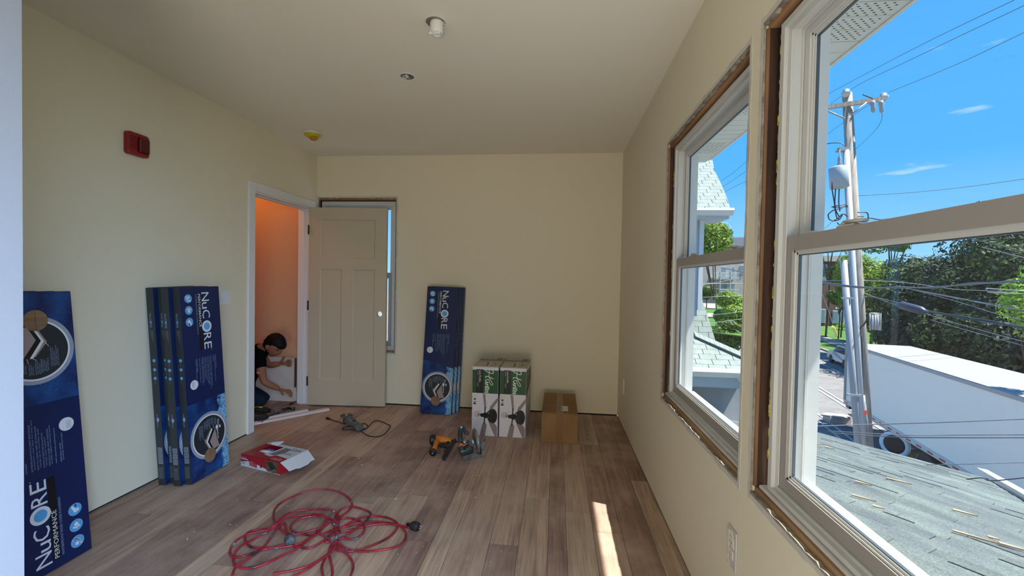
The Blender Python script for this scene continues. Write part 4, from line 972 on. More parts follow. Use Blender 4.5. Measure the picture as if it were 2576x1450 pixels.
q = MB(); q.prism(arc(.096, 110, 250, 16, .004)+arc(.045, 250, 110, 10, .004), gax*.006); fixn(q.build('lower_guard', MT['darkmetal'], t))
q = MB(); n = 36; pts = [gc+gax*-.002+(gu*cos(2*pi*k/n)+gv*sin(2*pi*k/n))*(.082 if k % 2 else .078) for k in range(n)]; q.prism(pts, gax*.0018); fixn(q.build('saw_blade', MT['metal'], t))
q = MB(); q.lathe(gc-gax*.01, gax, [(0, .026), (.022, .022), (.026, .010)], 18); fixn(q.build('arbor_flange', MT['darkmetal'], t))
mc = S3(1290, 850, -.02)
q = MB(); q.lathe(mc-gax*.055, gax, [(0, .030), (.008, .045), (.07, .047), (.10, .040)], 22); fixn(q.build('motor_housing', MT['teal'], t))
q = MB(); q.tube([S3(1235, 860, -.075), S3(1330, 800, -.072)], .02, 8, rad=[(.028, .012), (.026, .010)]); fixn(q.build('battery_pack', MT['black'], t))
q = MB(); q.prism([S3(1100, 800, -.055), S3(1150, 720, -.055), S3(1230, 770, -.055), S3(1320, 720, -.055), S3(1310, 745, -.055), S3(1225, 800, -.055), S3(1130, 835, -.055)], (0, -.004, 0)); fixn(q.build('warning_label', flat('orange_label', (.75, .18, .05), .5), t))
q = MB(); p1, p2 = S3(1150, 955, -.085), S3(1255, 915, -.085); p = Print(q, p1, (p2-p1).normalized(), (0, 0, 1), (0, -1, 0)); p.text('BRUSHLESS', 0, 0, (p2-p1).length, .006, (1, 0), (0, 1), 0, 2); q.build('lettering', MT['white'], t)
hd = [S3(1150, 690, -.01), S3(1135, 600, .0), S3(1140, 470, .0), S3(1160, 360, .0), S3(1195, 335, .01), S3(1240, 400, .02), S3(1270, 470, .03), S3(1340, 500, .03)]
q = MB(); q.tube(spline(hd, 4), .016, 12, rad=[.018 if k < 14 else .013 for k in range(len(hd)*4-3)]); fixn(q.build('rear_handle', MT['teal'], t))
for k in range(5): 
    q = MB(); c = S3(1140, 420+50*k, -.018); q.tube([c+Vector((-.014, 0, 0)), c+Vector((.014, 0, 0))], .003, 6); q.build('grip_rib', MT['black'], t)
q = MB(); q.blob(S3(1165, 345, -.012), (.014, .012, .012), 0, 2); q.build('handle_end_cap', MT['metal'], t)
q = MB(); q.tube([S3(1230, 620, .0), S3(1260, 700, .0), S3(1200, 760, -.02)], .02, 10, rad=[.018, .028, .03]); fixn(q.build('gear_case', MT['alu'], t))
q = MB(); q.lathe(S3(1440, 700, -.02), (-.3, -1, .1), [(0, .026), (.014, .030), (.03, .028), (.034, .018)], 16); fixn(q.build('dust_port', MT['alu'], t))
q = MB(); q.tube([S3(1640, 690, .04), S3(1700, 680, .05), S3(1740, 640, .06)], .005, 7); q.build('bevel_lever', MT['darkmetal'], t); q = MB(); q.blob(S3(1520, 990, -.01), (.010,)*3, 0, 2); q.build('clamp_knob', MT['metal'], t); q = MB(); q.tube([S3(1560, 860, .0), S3(1600, 930, .0), S3(1660, 990, .0)], .004, 6); q.build('bevel_lever', MT['darkmetal'], t)

# ================================================================ RED EXTENSION CORD
sc4 = 3.371
raw = [(560, 1150), (545, 1110), (500, 1070), (455, 1015), (432, 962), (448, 895), (510, 825), (640, 762), (780, 735), (905, 727), (1010, 748), (1085, 810), (1095, 865), (1050, 915), (985, 955), (900, 1005), (820, 1065), (740, 1130), (650, 1180),
       (510, 1213), (370, 1220), (255, 1210), (200, 1175), (193, 1125), (240, 1082), (335, 1058), (430, 1042), (530, 985), (640, 945), (760, 930), (850, 945), (887, 980), (865, 1030), (800, 1090), (705, 1165), (600, 1235), (480, 1292), (370, 1345), (250, 1385),
       (145, 1383), (93, 1335), (105, 1268), (165, 1205), (265, 1140), (380, 1078), (470, 1000), (570, 930), (700, 893), (840, 893), (940, 915), (990, 960), (975, 1020), (925, 1066), (840, 1100), (735, 1105), (640, 1088), (580, 1052), (592, 1005), (650, 968), (745, 950), (860, 955), (945, 990),
       (990, 1055), (993, 1130), (945, 1195), (890, 1275), (845, 1360), (845, 1440), (870, 1520), (915, 1500), (932, 1420), (915, 1330), (900, 1260), (925, 1190), (960, 1230), (1080, 1245), (1250, 1200), (1390, 1135), (1470, 1065), (1480, 1010), (1420, 965), (1300, 945), (1180, 968), (1070, 1015), (960, 1070), (885, 1125), (872, 1180), (920, 1170),
       (1040, 1110), (1160, 1040), (1240, 970), (1255, 920), (1195, 888), (1095, 868), (1010, 885), (960, 940), (965, 1000), (1000, 970), (1090, 962), (1170, 990), (1205, 1045), (1185, 1105), (1120, 1140), (1030, 1135), (955, 1165), (985, 1185), (1060, 1225), (1200, 1252), (1400, 1243), (1500, 1200), (1553, 1130),
       (1540, 1065), (1470, 1025), (1350, 1010), (1210, 1030), (1080, 1065), (960, 1090), (840, 1165), (740, 1215), (620, 1205), (560, 1185), (400, 1215), (290, 1250), (180, 1300), (90, 1300), (62, 1240), (110, 1175), (220, 1115), (400, 1060), (520, 1010), (540, 1070), (580, 1110), (700, 1080), (820, 1050), (900, 990),
       (1000, 1040), (1130, 1010), (1260, 992), (1400, 1000), (1500, 1022), (1590, 1045)]
cp = []
for i, (a, b_) in enumerate(raw):
    w_ = P(560+a/sc4, 1020+b_/sc4, 2, .006); w_.z = .0075+.0065*(1+sin(i*1.7))*(.5+.5*sin(i*.31)); cp.append(w_)
t = thing('extension_cord', 'tangled red extension cord with black plugs in the middle of the floor', 'cord', (P(820, 1345, 2, 0).x, P(820, 1345, 2, 0).y, 0))
MT['redcord'] = mat('scuffed_red_cord', (.36, .012, .028), .4, col2=(.44, .05, .08), scale=16)
# scuffed, painted stretches
_m = MT['redcord']; _t = _m.node_tree; _rmp = [n_ for n_ in _t.nodes if n_.type == 'VALTORGB'][0]
_q = _rmp.color_ramp.elements; _q[0].position = .34; _q[0].color = (.05, .022, .035, 1); _q[1].position = .58; _q[1].color = (.36, .03, .06, 1)
for _p, _c in ((.40, (.26, .012, .026)), (.50, (.30, .018, .03)), (.64, (.09, .05, .09)), (.70, (.50, .42, .44))):
    _e = _q.new(_p); _e.color = (*_c, 1)
q = MB(); q.tube(spline(cp, 6), .0056, 8); q.build('cord', MT['redcord'], t)
extra = [(80, 1470), (110, 1390), (200, 1330), (330, 1238), (410, 1140), (460, 1070), (500, 1035)]
q = MB()
ex = [P(560+a/sc4, 1020+b_/sc4, 2, .006)+Vector((0, 0, .0068+.001*i)) for i, (a, b_) in enumerate(extra)]; q.tube(spline(ex, 6), .0056, 8)
extra = [(950, 1185), (1010, 1240), (1075, 1300), (1108, 1370), (1090, 1450), (1060, 1500)]
ex = [P(560+a/sc4, 1020+b_/sc4, 2, .006)+Vector((0, 0, .0068+.002*(i == 0))) for i, (a, b_) in enumerate(extra)]; q.tube(spline(ex, 6), .0056, 8)
extra = [(430, 1450), (560, 1430), (700, 1395), (820, 1340), (920, 1275), (960, 1200), (960, 1080), (930, 1010)]
ex = [P(560+a/sc4, 1020+b_/sc4, 2, .006)+Vector((0, 0, .010+.001*i)) for i, (a, b_) in enumerate(extra)]; q.tube(spline(ex, 6), .0056, 8)
extra = [(600, 1470), (700, 1420), (830, 1330), (940, 1235), (900, 1160), (830, 1120), (800, 1090)]
ex = [P(560+a/sc4, 1020+b_/sc4, 2, .006)+Vector((0, 0, .009+.001*i)) for i, (a, b_) in enumerate(extra)]; q.tube(spline(ex, 6), .0056, 8)
q.build('looped_strands', MT['redcord'], t)
def plug(e0, d0, nm, mt, prong):
    q = MB(); d0 = d0.normalized(); e0 = Vector(e0)
    q.tube([e0-d0*.02, e0, e0+d0*.012, e0+d0*.020, e0+d0*.045, e0+d0*.052], .02, 16, rad=[.008, .010, .020, .0225, .0225, .019])
    ob = q.build(nm, mt, t)
    q = MB(); sd_ = Vector((-d0.y, d0.x, 0))
    for s_ in (-1, 1): o = e0+d0*.052+sd_*.0065*s_; q.tube([o, o+d0*(.016 if prong else .001)], .002, 6)
    o = e0+d0*.052+Vector((0, 0, .007)); q.tube([o, o+d0*(.016 if prong else .001)], .0024, 6); q.build('prong' if prong else 'socket_slot', MT['metal'] if prong else MT['black'], ob)
dd = cp[-1]-cp[-2]; e1 = cp[-1].copy(); e1.z = .024; plug(e1, Vector((dd.x, dd.y, 0)), 'male_plug', MT['blackrub'], True)
dd = cp[0]-cp[1]; e1 = cp[0].copy(); e1.z = .024; plug(e1, Vector((dd.x, dd.y, 0)), 'female_connector', mat('scuffed_teal_rubber', (.02, .03, .04), .5, col2=(.12, .14, .16), scale=30), False)

# scraps of plaster and sawdust swept about the floor: nobody could count them
q = MB(); r = random.Random(5)
for k in range(900):
    x = r.uniform(-2.1, .5); y = r.uniform(1.9, 4.1)
    if r.random() < .5: x = r.gauss(-.75, .45); y = r.gauss(3.2, .55)
    if not (-2.2 < x < .6 and 1.8 < y < 4.2): continue
    s_ = r.uniform(.0005, .0016)*(2.2 if r.random() < .06 else 1); a = r.uniform(0, 6.3); l = s_*r.uniform(1, 3.2)
    if -.70 < x < .22 and y > 3.48: continue
    q.box((-l, -s_, 0), (l, s_, s_*.8), T=Matrix.Translation((x, y, .0003)) @ Matrix.Rotation(a, 4, 'Z'))
o = solo(q, 'plaster_crumbs', mat('plaster_crumbs', (.62, .55, .46), .9), 'pale plaster crumbs and shavings scattered over the plank floor', 'debris'); o['kind'] = 'stuff'
# ================================================================ PERSON KNEELING IN THE HALL
def skin_mesh(verts, edges, radii, sub=2, root=0):
    me = bpy.data.meshes.new('s'); me.from_pydata([tuple(v) for v in verts], edges, [])
    ob = bpy.data.objects.new('s', me); COL.objects.link(ob)
    md = ob.modifiers.new('k', 'SKIN'); md.branch_smoothing = .6
    for i, r_ in enumerate(radii): me.skin_vertices[0].data[i].radius = (r_, r_) if not isinstance(r_, tuple) else r_
    me.skin_vertices[0].data[root].use_root = True
    md.use_smooth_shade = True
    s_ = ob.modifiers.new('b', 'SUBSURF'); s_.levels = sub; s_.render_levels = sub
    dg = bpy.context.evaluated_depsgraph_get(); out = bpy.data.meshes.new_from_object(ob.evaluated_get(dg))
    bpy.data.objects.remove(ob); bpy.data.meshes.remove(me)
    return out
def addmesh(mb, me, m=0):
    n = len(mb.v); mb.v += [tuple(v.co) for v in me.vertices]
    for p in me.polygons: mb.face([n+i for i in p.vertices], m, True)
PY = 3.93
def Q(px, py, y=PY): return P(px, py, 1, y)
MT['skin'] = mat('skin', (.27, .115, .065), .7, var=.08, scale=12)
MT['hair'] = mat('black_hair', (.004, .0035, .0035), .6, bump=.3, bscale=90, spec=.15)
MT['shirt'] = mat('black_shirt', (.004, .004, .006), .95, bump=.3, bscale=14, spec=.05)
MT['jeans'] = mat('blue_jeans', (.016, .025, .048), .9, var=.35, scale=14, bump=.3, bscale=40, spec=.1)
base = Q(610, 1020); 
person = thing('person', 'man in black t-shirt and jeans kneeling bent over beyond the open doorway', 'person', (base.x, base.y, 0))
hc = Q(690, 869)                               # middle of the head
face = Vector((.80, -.12, -.58)).normalized()  # where he looks: right and down
side = face.cross(Vector((0, 0, 1))).normalized()   # his right (towards the camera)
crown = side.cross(face).normalized()
pel = Q(602, 985); waist = Q(612, 950); chest = Q(632, 905); nb = Q(652, 876); nk = Q(668, 872)
shN = Q(648, 893, PY-.15); elN = Q(664, 962, PY-.20); wrN = Q(705, 980, PY-.10); haN = Q(722, 984, PY-.08)
shF = Q(655, 888, PY+.15); elF = Q(676, 920, PY+.16); wrF = Q(705, 916, PY+.14); haF = Q(722, 915, PY+.13)
hipN = Q(600, 990, PY-.09); knN = Q(664, 1012, PY-.10); ftN = Q(590, 1040, PY-.10)
hipF = Q(604, 985, PY+.09); knF = Q(672, 1004, PY+.10); ftF = Q(600, 1026, PY+.10)
for k_ in (knN, knF): k_.z = max(k_.z, .062)
for k_ in (ftN, ftF): k_.z = max(k_.z, .045)
V = [pel, waist, chest, nb, nk, hc-face*.01-crown*.05, shN, elN, (elN+wrN)/2, wrN, shF, elF, (elF+wrF)/2, wrF, hipN, knN, ftN, hipF, knF, ftF]
E = [(0, 1), (1, 2), (2, 3), (3, 4), (4, 5), (2, 6), (6, 7), (7, 8), (8, 9), (2, 10), (10, 11), (11, 12), (12, 13), (0, 14), (14, 15), (15, 16), (0, 17), (17, 18), (18, 19)]
Rr = [.12, .11, .105, .050, .048, .05, .050, .034, .033, .021, .050, .034, .033, .021, .085, .058, .040, .085, .058, .040]
bm_ = MB(); addmesh(bm_, skin_mesh(V, E, Rr))
# head: skull + jaw, brow, nose, lips, ear
HM = Matrix((( face.x, side.x, crown.x, 0), (face.y, side.y, crown.y, 0), (face.z, side.z, crown.z, 0), (0, 0, 0, 1)))   # columns: forward, his right, up
b = bmesh.new(); bmesh.ops.create_icosphere(b, subdivisions=4, radius=1); b.verts.index_update(); n = len(bm_.v)
for v in b.verts:
    x, y, z = v.co
    px_, py_, pz_ = x*.098, y*.076, z*.118
    if z < 0: px_ *= 1-.10*(-z); py_ *= 1-.35*(-z)**1.3
    if z < -.2 and x > .1: px_ += .010*(-z)                                   # chin
    if x > .5:
        px_ -= .010*max(0, 1-abs((z-.02)/.16))*min(1, abs(y)/.35)               # eye hollows
        px_ += .026*max(0, 1-abs(y)/.20)*max(0, 1-abs(z+.16)/.24)               # nose
        px_ += .007*max(0, 1-abs(z-.20)/.12)                                    # brow
        px_ += .008*max(0, 1-abs(z+.50)/.09)*max(0, 1-abs(y)/.35)               # lips
    bm_.v.append(tuple(hc+HM.to_3x3() @ Vector((px_, py_, pz_))))
for f in b.faces: bm_.face([n+v.index for v in f.verts], 0, True)
b.free()
for s_ in (-1, 1): bm_.blob(hc+side*.076*s_-face*.006-crown*.006, 1, 0, 2, T=HM.to_3x3() @ Matrix.Diagonal((.024, .012, .036)))
# hands
def hand(mb, wr, d, palm_n, spread, curl, s_=1, k_=.86):
    d = d.normalized()*1; pn = (palm_n-d*palm_n.dot(d)).normalized(); w = d.cross(pn)
    V = [wr, wr+d*.040]; E = [(0, 1)]; R2 = [(.019, .015), (.030, .014)]
    k0 = 1
    for j in range(4):
        off = (j-1.5)*.0175; L = (.056, .064, .060, .046)[j]
        kn = wr+d*.078+w*off; V.append(kn); R2.append(.0105); a = len(V)-1; E.append((k0, a)); p = kn; dir_ = (d+w*off*spread).normalized()
        for g_ in range(3):
            dir_ = (dir_+pn*curl).normalized(); p = p+dir_*L*(.45, .32, .23)[g_]; V.append(p); R2.append((.0085, .0078, .0065)[g_]); E.append((len(V)-2, len(V)-1))
    th = wr+d*.022+w*.030*s_; V.append(th); R2.append(.014); E.append((0, len(V)-1)); p = th; dir_ = (d*.65+w*.8*s_+pn*.2).normalized()
    for g_ in range(2): p = p+dir_*.032; V.append(p); R2.append((.0115, .009)[g_]); E.append((len(V)-2, len(V)-1)); dir_ = (dir_+d*.3).normalized()
    addmesh(mb, skin_mesh(V, E, R2, 1, 0))
hand(bm_, wrF, Vector((1, .02, .12)), Vector((.1, -1, 0)), 4, .14, -1)
hand(bm_, wrN, (haN-wrN).normalized()+Vector((.4, 0, -.1)), Vector((.3, .2, -1)), .4, .62, -1)
body = bm_.build('body', MT['skin'], person)
# eyes closed in shadow: dark lashes and brows
q = MB()
for s_ in (-1, 1):
    q.tube([hc+HM.to_3x3() @ Vector((.088, .018*s_, .012)), hc+HM.to_3x3() @ Vector((.089, .032*s_, .014)), hc+HM.to_3x3() @ Vector((.078, .046*s_, .010))], .003, 6)
    q.build('eyelashes', MT['hair'], person); q = MB()
    q.tube([hc+HM.to_3x3() @ Vector((.099, .014*s_, .032)), hc+HM.to_3x3() @ Vector((.094, .034*s_, .037)), hc+HM.to_3x3() @ Vector((.080, .050*s_, .032))], .004, 6)
    q.build('eyebrow', MT['hair'], person); q = MB()
# hair cap
b = bmesh.new(); bmesh.ops.create_icosphere(b, subdivisions=4, radius=1); q = MB(); b.verts.index_update()
for v in b.verts:
    x, y, z = v.co; nn = noise.noise(Vector((x*9, y*9, z*9)))*.006
    lim = .30+.0*x if x > .25 else (-.42 if x < -.1 else -.42+(x+.1)/.35*.72)
    k = 1.0
    px_, py_, pz_ = x*(.108+nn), y*(.085+nn), z*(.128+nn)
    if z < lim: k = .82; px_ *= k; py_ *= k; pz_ *= .9
    if x > .6 and z > .2: px_ += .010
    if z < 0: py_ *= 1-.12*(-z)
    q.v.append(tuple(hc+HM.to_3x3() @ Vector((px_, py_, pz_))))
for f in b.faces: q.face([v.index for v in f.verts], 0, True)
b.free(); q.build('hair', MT['hair'], person)
# shirt and jeans follow the same skeleton, a little larger
def lerp(a, b_, k): return a+(b_-a)*k
V = [lerp(pel, waist, .2), waist, chest, lerp(nb, nk, .35), shN, lerp(shN, elN, .55), shF, lerp(shF, elF, .6)]
E = [(0, 1), (1, 2), (2, 3), (2, 4), (4, 5), (2, 6), (6, 7)]
q = MB(); addmesh(q, skin_mesh(V, E, [.135, .135, .160, .080, .074, .056, .074, .056])); q.build('t_shirt', MT['shirt'], person)
q = MB(); c = lerp(shN, elN, .62); q.box((c.x+.0, c.y-.066, c.z-.006), (c.x+.028, c.y-.058, c.z+.014)); q.build('sleeve_mark', flat('salmon_mark', (.75, .20, .16), .6), person)
V = [pel, hipN, knN, lerp(knN, ftN, .9), hipF, knF, lerp(knF, ftF, .9)]; E = [(0, 1), (1, 2), (2, 3), (0, 4), (4, 5), (5, 6)]
q = MB(); addmesh(q, skin_mesh(V, E, [.135, .105, .078, .052, .105, .078, .052])); q.build('jeans', MT['jeans'], person)
q = MB()
for ft in (ftN, ftF): q.tube([ft+Vector((.05, 0, .01)), ft, ft+Vector((-.09, 0, -.005)), ft+Vector((-.16, 0, .0))], .04, 10, rad=[.045, .043, .040, .030])
fixn(q.build('work_shoes', MT['black'], person))

# ---------------------------------------------------------------- things round him in the hall
q = MB(); a = P(590, 988, 1, 4.20); b_ = P(741, 1006, 1, 4.20); a.z = b_.z = .0; tp = P(733, 905, 1, 4.20).z
q.prism([(a.x, 4.235, .002), (b_.x-.005, 4.235, .002), (b_.x-.035, 4.265, tp), (a.x, 4.265, tp+.02)], (0, .014, 0))
solo(q, 'drywall_offcut', mat('pale_grey_board', (.62, .62, .58), .8), 'pale grey board leaning on the hall wall behind the man', 'board')
q = MB(); x0 = b_.x-.012; q.prism([(x0, 4.21, .16), (x0+.010, 4.21, .16), (x0-.002, 4.23, .46), (x0-.012, 4.23, .46)], (0, .02, 0))
solo(q, 'wood_shim', mat('brown_shim', (.12, .05, .025), .8), 'thin brown strip of wood under his hands at the door frame', 'wood strip')
MT['tbag'] = mat('black_tool_nylon', (.012, .012, .013), .8, bump=.5, bscale=60); MT['yel'] = flat('yellow_tool_plastic', (.62, .46, .03), .45); MT['toolblue'] = flat('dark_blue_tool', (.02, .035, .07), .5)
def tool_at(px, py, z=0): return P(px, py, 2, z)
o = tool_at(655, 1046); t = thing('cordless_drill', 'black and yellow cordless drill on the hall floor before the knees', 'drill', (o.x, o.y, 0))
q = MB(); q.tube([o+Vector((-.10, .0, .05)), o+Vector((-.02, 0, .05)), o+Vector((.05, .01, .05)), o+Vector((.08, .012, .048))], .03, 12, rad=[.030, .034, .028, .018]); q.tube([o+Vector((-.05, -.01, .045)), o+Vector((-.03, -.09, .035)), o+Vector((-.02, -.13, .03))], .02, 10, rad=[.022, .018, .024]); fixn(q.build('housing', MT['tbag'], t))
q = MB(); q.tube([o+Vector((-.09, -.002, .062)), o+Vector((.02, .004, .070))], .02, 10, rad=[.022, .016]); q.tube([o+Vector((-.042, -.05, .056)), o+Vector((-.034, -.08, .05))], .014, 8); fixn(q.build('yellow_shell', MT['yel'], t))
q = MB(); q.cyl(o+Vector((.08, .012, .048)), o+Vector((.125, .018, .044)), .016, 12, r2=.008); q.build('chuck', MT['darkmetal'], t)
q = MB(); q.box(o+Vector((-.07, -.165, .002)), o+Vector((.03, -.10, .06)), bev=.006); q.build('battery', MT['tbag'], t)
def stick_tool(nm, lb, cat, a, b_, r, mh, mm_, head=None):
    o = (a+b_)/2; t = thing(nm, lb, cat, (o.x, o.y, 0)); d = (b_-a).normalized()
    q = MB(); q.tube([a, a+(b_-a)*.35, a+(b_-a)*.5], r, 10, rad=[r*.8, r, r*.75]); fixn(q.build('handle', mh, t))
    q = MB(); q.tube([a+(b_-a)*.5, b_], r*.4, 8)
    if head == 'hammer':
        s_ = Vector((-d.y, d.x, 0)); q.tube([b_-s_*.055, b_-s_*.03, b_+s_*.02], .014, 10, rad=[.016, .012, .013]); q.tube([b_+s_*.02, b_+s_*.06+Vector((0, 0, -.01)), b_+s_*.085+Vector((0, 0, -.012))], .009, 6, rad=[(.012, .010), (.013, .006), (.014, .003)])
    if head == 'pliers':
        s_ = Vector((-d.y, d.x, 0)); q.tube([b_-d*.02, b_+s_*.008, b_+d*.04+s_*.002], .008, 8, rad=[.013, .010, .004]); q.tube([a-s_*.03, a+(b_-a)*.5], .007, 8)
    fixn(q.build('head' if head else 'blade', mm_, t)); return t
def tz(px, py, z=.014): return P(px, py, 2, z)
stick_tool('hammer', 'claw hammer with dark blue handle lying on the hall floor', 'hammer', tz(672, 1052), tz(728, 1028, .018), .015, MT['toolblue'], MT['darkmetal'], 'hammer')
stick_tool('pliers', 'dark pliers lying across the tools on the hall floor', 'pliers', tz(650, 1062), tz(700, 1040), .010, MT['toolblue'], MT['darkmetal'], 'pliers')
stick_tool('pry_bar', 'short black pry bar on the floor against the door frame', 'pry bar', tz(729, 1018), tz(744, 1010), .010, MT['black'], MT['darkmetal'])
o = tool_at(643, 1062)
t = thing('tool_pouch', 'dark tool pouch with green edging on the hall floor beside the casing', 'pouch', (o.x, o.y, 0))
q = MB(); q.blob(o+Vector((-.04, .04, .03)), (.13, .07, .035), 0, 3); q.build('pouch', MT['tbag'], t)
q = MB(); q.tube([o+Vector((-.15, .01, .045)), o+Vector((-.04, -.02, .06)), o+Vector((.07, .03, .045))], .006, 6); q.build('edging', flat('teal_edging', (.02, .10, .08), .6), t)

# warm bare bulb in the hall, out of sight above the doorway
t = thing('hall_bulb', 'bare warm bulb in a lampholder on the hall ceiling', 'lamp', (-3.35, 3.75, H-.14))
q = MB(); q.lathe((-3.35, 3.75, H), (0, 0, -1), [(0, .055), (.02, .05), (.045, .022), (.06, .02)], 20); fixn(q.build('lampholder', MT['white'], t))
em = bpy.data.materials.new('warm_bulb'); em.use_nodes = True; b = em.node_tree.nodes['Principled BSDF']; b.inputs['Emission Color'].default_value = (1, .42, .14, 1); b.inputs['Emission Strength'].default_value = 8; b.inputs['Base Color'].default_value = (1, .8, .6, 1)
q = MB(); q.blob((-3.35, 3.75, H-.10), (.03, .03, .038), 0, 3); q.build('bulb', em, t)
ld = bpy.data.lights.new('hall_bulb_light', 'POINT'); ld.energy = 9.5; ld.color = (1, .36, .10); ld.shadow_soft_size = .03
lo = bpy.data.objects.new('hall_bulb_light', ld); COL.objects.link(lo); lo.location = (-3.35, 3.75, H-.17)
# ================================================================ OUTSIDE
GZ = -5.6
MT['asphalt'] = mat('street_asphalt', (.19, .18, .175), .9, var=.15, scale=1.2, bump=.2, bscale=30)
MT['grass'] = mat('lawn', (.035, .10, .01), .95, col2=(.075, .17, .02), scale=1.5, bump=.4, bscale=60)
MT['conc'] = mat('pale_concrete', (.34, .29, .23), .9, var=.08, scale=2)
MT['paintl'] = mat('road_line_paint', (.5, .5, .48), .8)
sdir = Vector((.20, .98, 0)).normalized(); snrm = Vector((sdir.y, -sdir.x, 0))    # street runs along sdir, snrm points away from the house
def st(s, n, z=0): return Vector((14.3, 22.6, GZ+z))+sdir*s+snrm*n
mb = MB(); mb.poly([(-80, -80, GZ-.05), (250, -80, GZ-.05), (250, 320, GZ-.05), (-80, 320, GZ-.05)]); struct(mb, 'trim_ground', MT['asphalt'], 'flat asphalt ground of street and yard')
def strip(name, n0, n1, s0, s1, z, m, kind='structure'):
    mb = MB(); a = [st(s0, n0, z), st(s1, n0, z), st(s1, n1, z), st(s0, n1, z)]; mb.poly(a[::-1]); o = mb.build(name, m); o['kind'] = kind; fixn(o); return o
# lane lines seen beyond the trailer
lines = strip('trim_lane_line', -.5, -.38, -8, 90, -.02, MT['paintl'])
for n0 in (-.95, 1.55, 1.9, 5.4):
    mb = MB(); mb.poly([st(-8, n0, -.02), st(-8, n0+.12, -.02), st(90, n0+.12, -.02), st(90, n0, -.02)]); fixn(mb.build('lane_line', MT['paintl'], lines))
def n_at(px, py): return (P(px, py, 2, GZ+.1)-st(0, 0)).dot(snrm)
NK1, NK2, NK3 = n_at(2085, 884), n_at(2085, 864), n_at(2085, 850)
# kerb, verge, sidewalk, lawn on the far side
mb = MB(); a = [st(-40, NK1, 0), st(160, NK1, 0), st(160, NK1+.2, 0), st(-40, NK1+.2, 0)]; mb.prism(a, (0, 0, .12)); k_ = mb.build('trim_kerb', MT['conc']); k_['kind'] = 'structure'; fixn(k_)
strip('trim_verge', NK1+.2, NK2, -40, 160, .10, MT['grass']); strip('trim_sidewalk', NK2, NK3, -40, 160, .11, MT['conc']); strip('trim_lawn', NK3, 120, -40, 160, .12, MT['grass'])


# ---------------------------------------------------------------- low roof under the windows
MT['shingA'] = mat('grey_green_shingle', (.17, .225, .215), .95, col2=(.30, .345, .345), scale=5, bump=.7, bscale=160, stretch=(1, 1, 1))
def shingle_mat():
    m = bpy.data.materials.new('weathered_shingle'); t, b = nodes_of(m); N = t.nodes.new; L = t.links.new
    g = N('ShaderNodeNewGeometry'); oi = N('ShaderNodeObjectInfo')
    mp_ = N('ShaderNodeMapping'); mp_.inputs['Rotation'].default_value = (0, 0, radians(38)); mp_.inputs['Scale'].default_value = (2.2, .8, 1); L(g.outputs['Position'], mp_.inputs[0])
    n1 = N('ShaderNodeTexNoise'); n1.inputs['Scale'].default_value = 2.2; n1.inputs['Detail'].default_value = 4; L(mp_.outputs[0], n1.inputs['Vector'])
    n2 = N('ShaderNodeTexNoise'); n2.inputs['Scale'].default_value = 120; n2.inputs['Detail'].default_value = 3; L(g.outputs['Position'], n2.inputs['Vector'])
    r = N('ShaderNodeValToRGB'); e_ = r.color_ramp.elements; e_[0].position = .35; e_[0].color = (.085, .100, .108, 1); e_[1].position = .68; e_[1].color = (.135, .168, .150, 1); e = e_.new(.5); e.color = (.105, .127, .124, 1); L(n1.outputs['Fac'], r.inputs[0])
    r2 = N('ShaderNodeValToRGB'); r2.color_ramp.elements[0].position = .35; r2.color_ramp.elements[0].color = (.62, .62, .62, 1); r2.color_ramp.elements[1].position = .62; r2.color_ramp.elements[1].color = (1.25, 1.25, 1.25, 1); L(n2.outputs['Fac'], r2.inputs[0])
    x = N('ShaderNodeMix'); x.data_type = 'RGBA'; x.blend_type = 'MULTIPLY'; x.inputs['Factor'].default_value = 1; L(r.outputs[0], x.inputs['A']); L(r2.outputs[0], x.inputs['B'])
    hs = N('ShaderNodeHueSaturation'); mr = N('ShaderNodeMapRange'); L(oi.outputs['Random'], mr.inputs[0]); mr.inputs[3].default_value = .85; mr.inputs[4].default_value = 1.15; L(mr.outputs[0], hs.inputs['Value']); L(x.outputs['Result'], hs.inputs['Color'])
    L(hs.outputs[0], b.inputs['Base Color']); b.inputs['Roughness'].default_value = .95
    bn = N('ShaderNodeBump'); bn.inputs['Strength'].default_value = .6; bn.inputs['Distance'].default_value = .004; L(n2.outputs['Fac'], bn.inputs['Height']); L(bn.outputs[0], b.inputs['Normal'])
    return m
MT['shingle'] = shingle_mat(); MT['gapshade'] = mat('shingle_gap_shadow', (.012, .014, .016), .9)
dR = Vector((-.63, .776, 0)).normalized(); nR = Vector((-dR.y*-1, -dR.x, 0)); nR = Vector((dR.y, -dR.x, 0)).normalized()   # along the courses / outwards
ZE, TP = -.9, .215
_e = P(2252, 1140, 2, ZE+.02); SE = _e.x*nR.x+_e.y*nR.y
def rf(s, n, up=0.0): 
    """s along the courses, n horizontal distance outwards"""
    p = dR*s+nR*n; return Vector((p.x, p.y, ZE+(SE-n)*TP+up))
low = empty('low_roof', tuple(rf(2.0, 5.0))); tag(low, 'weathered grey green shingle roof sloping away just below the windows', 'roof'); low['_loc'] = tuple(rf(2.0, 5.0))
S0, S1 = -4.6, 4.1
_nn = (nR*TP+Vector((0, 0, 1))); EA = PD(2459, 1185, rf(0, 5, .03), _nn); EB = PD(2600, 1269, rf(0, 5, .03), _nn); XW = XR+WT+.012
ed = (EB-EA); ed.z = 0; ed.normalize(); en = Vector((-ed.y, ed.x, 0)); en = en if en.dot(Vector((0, 0, 0))-EA) > 0 else -en      # points back to the house
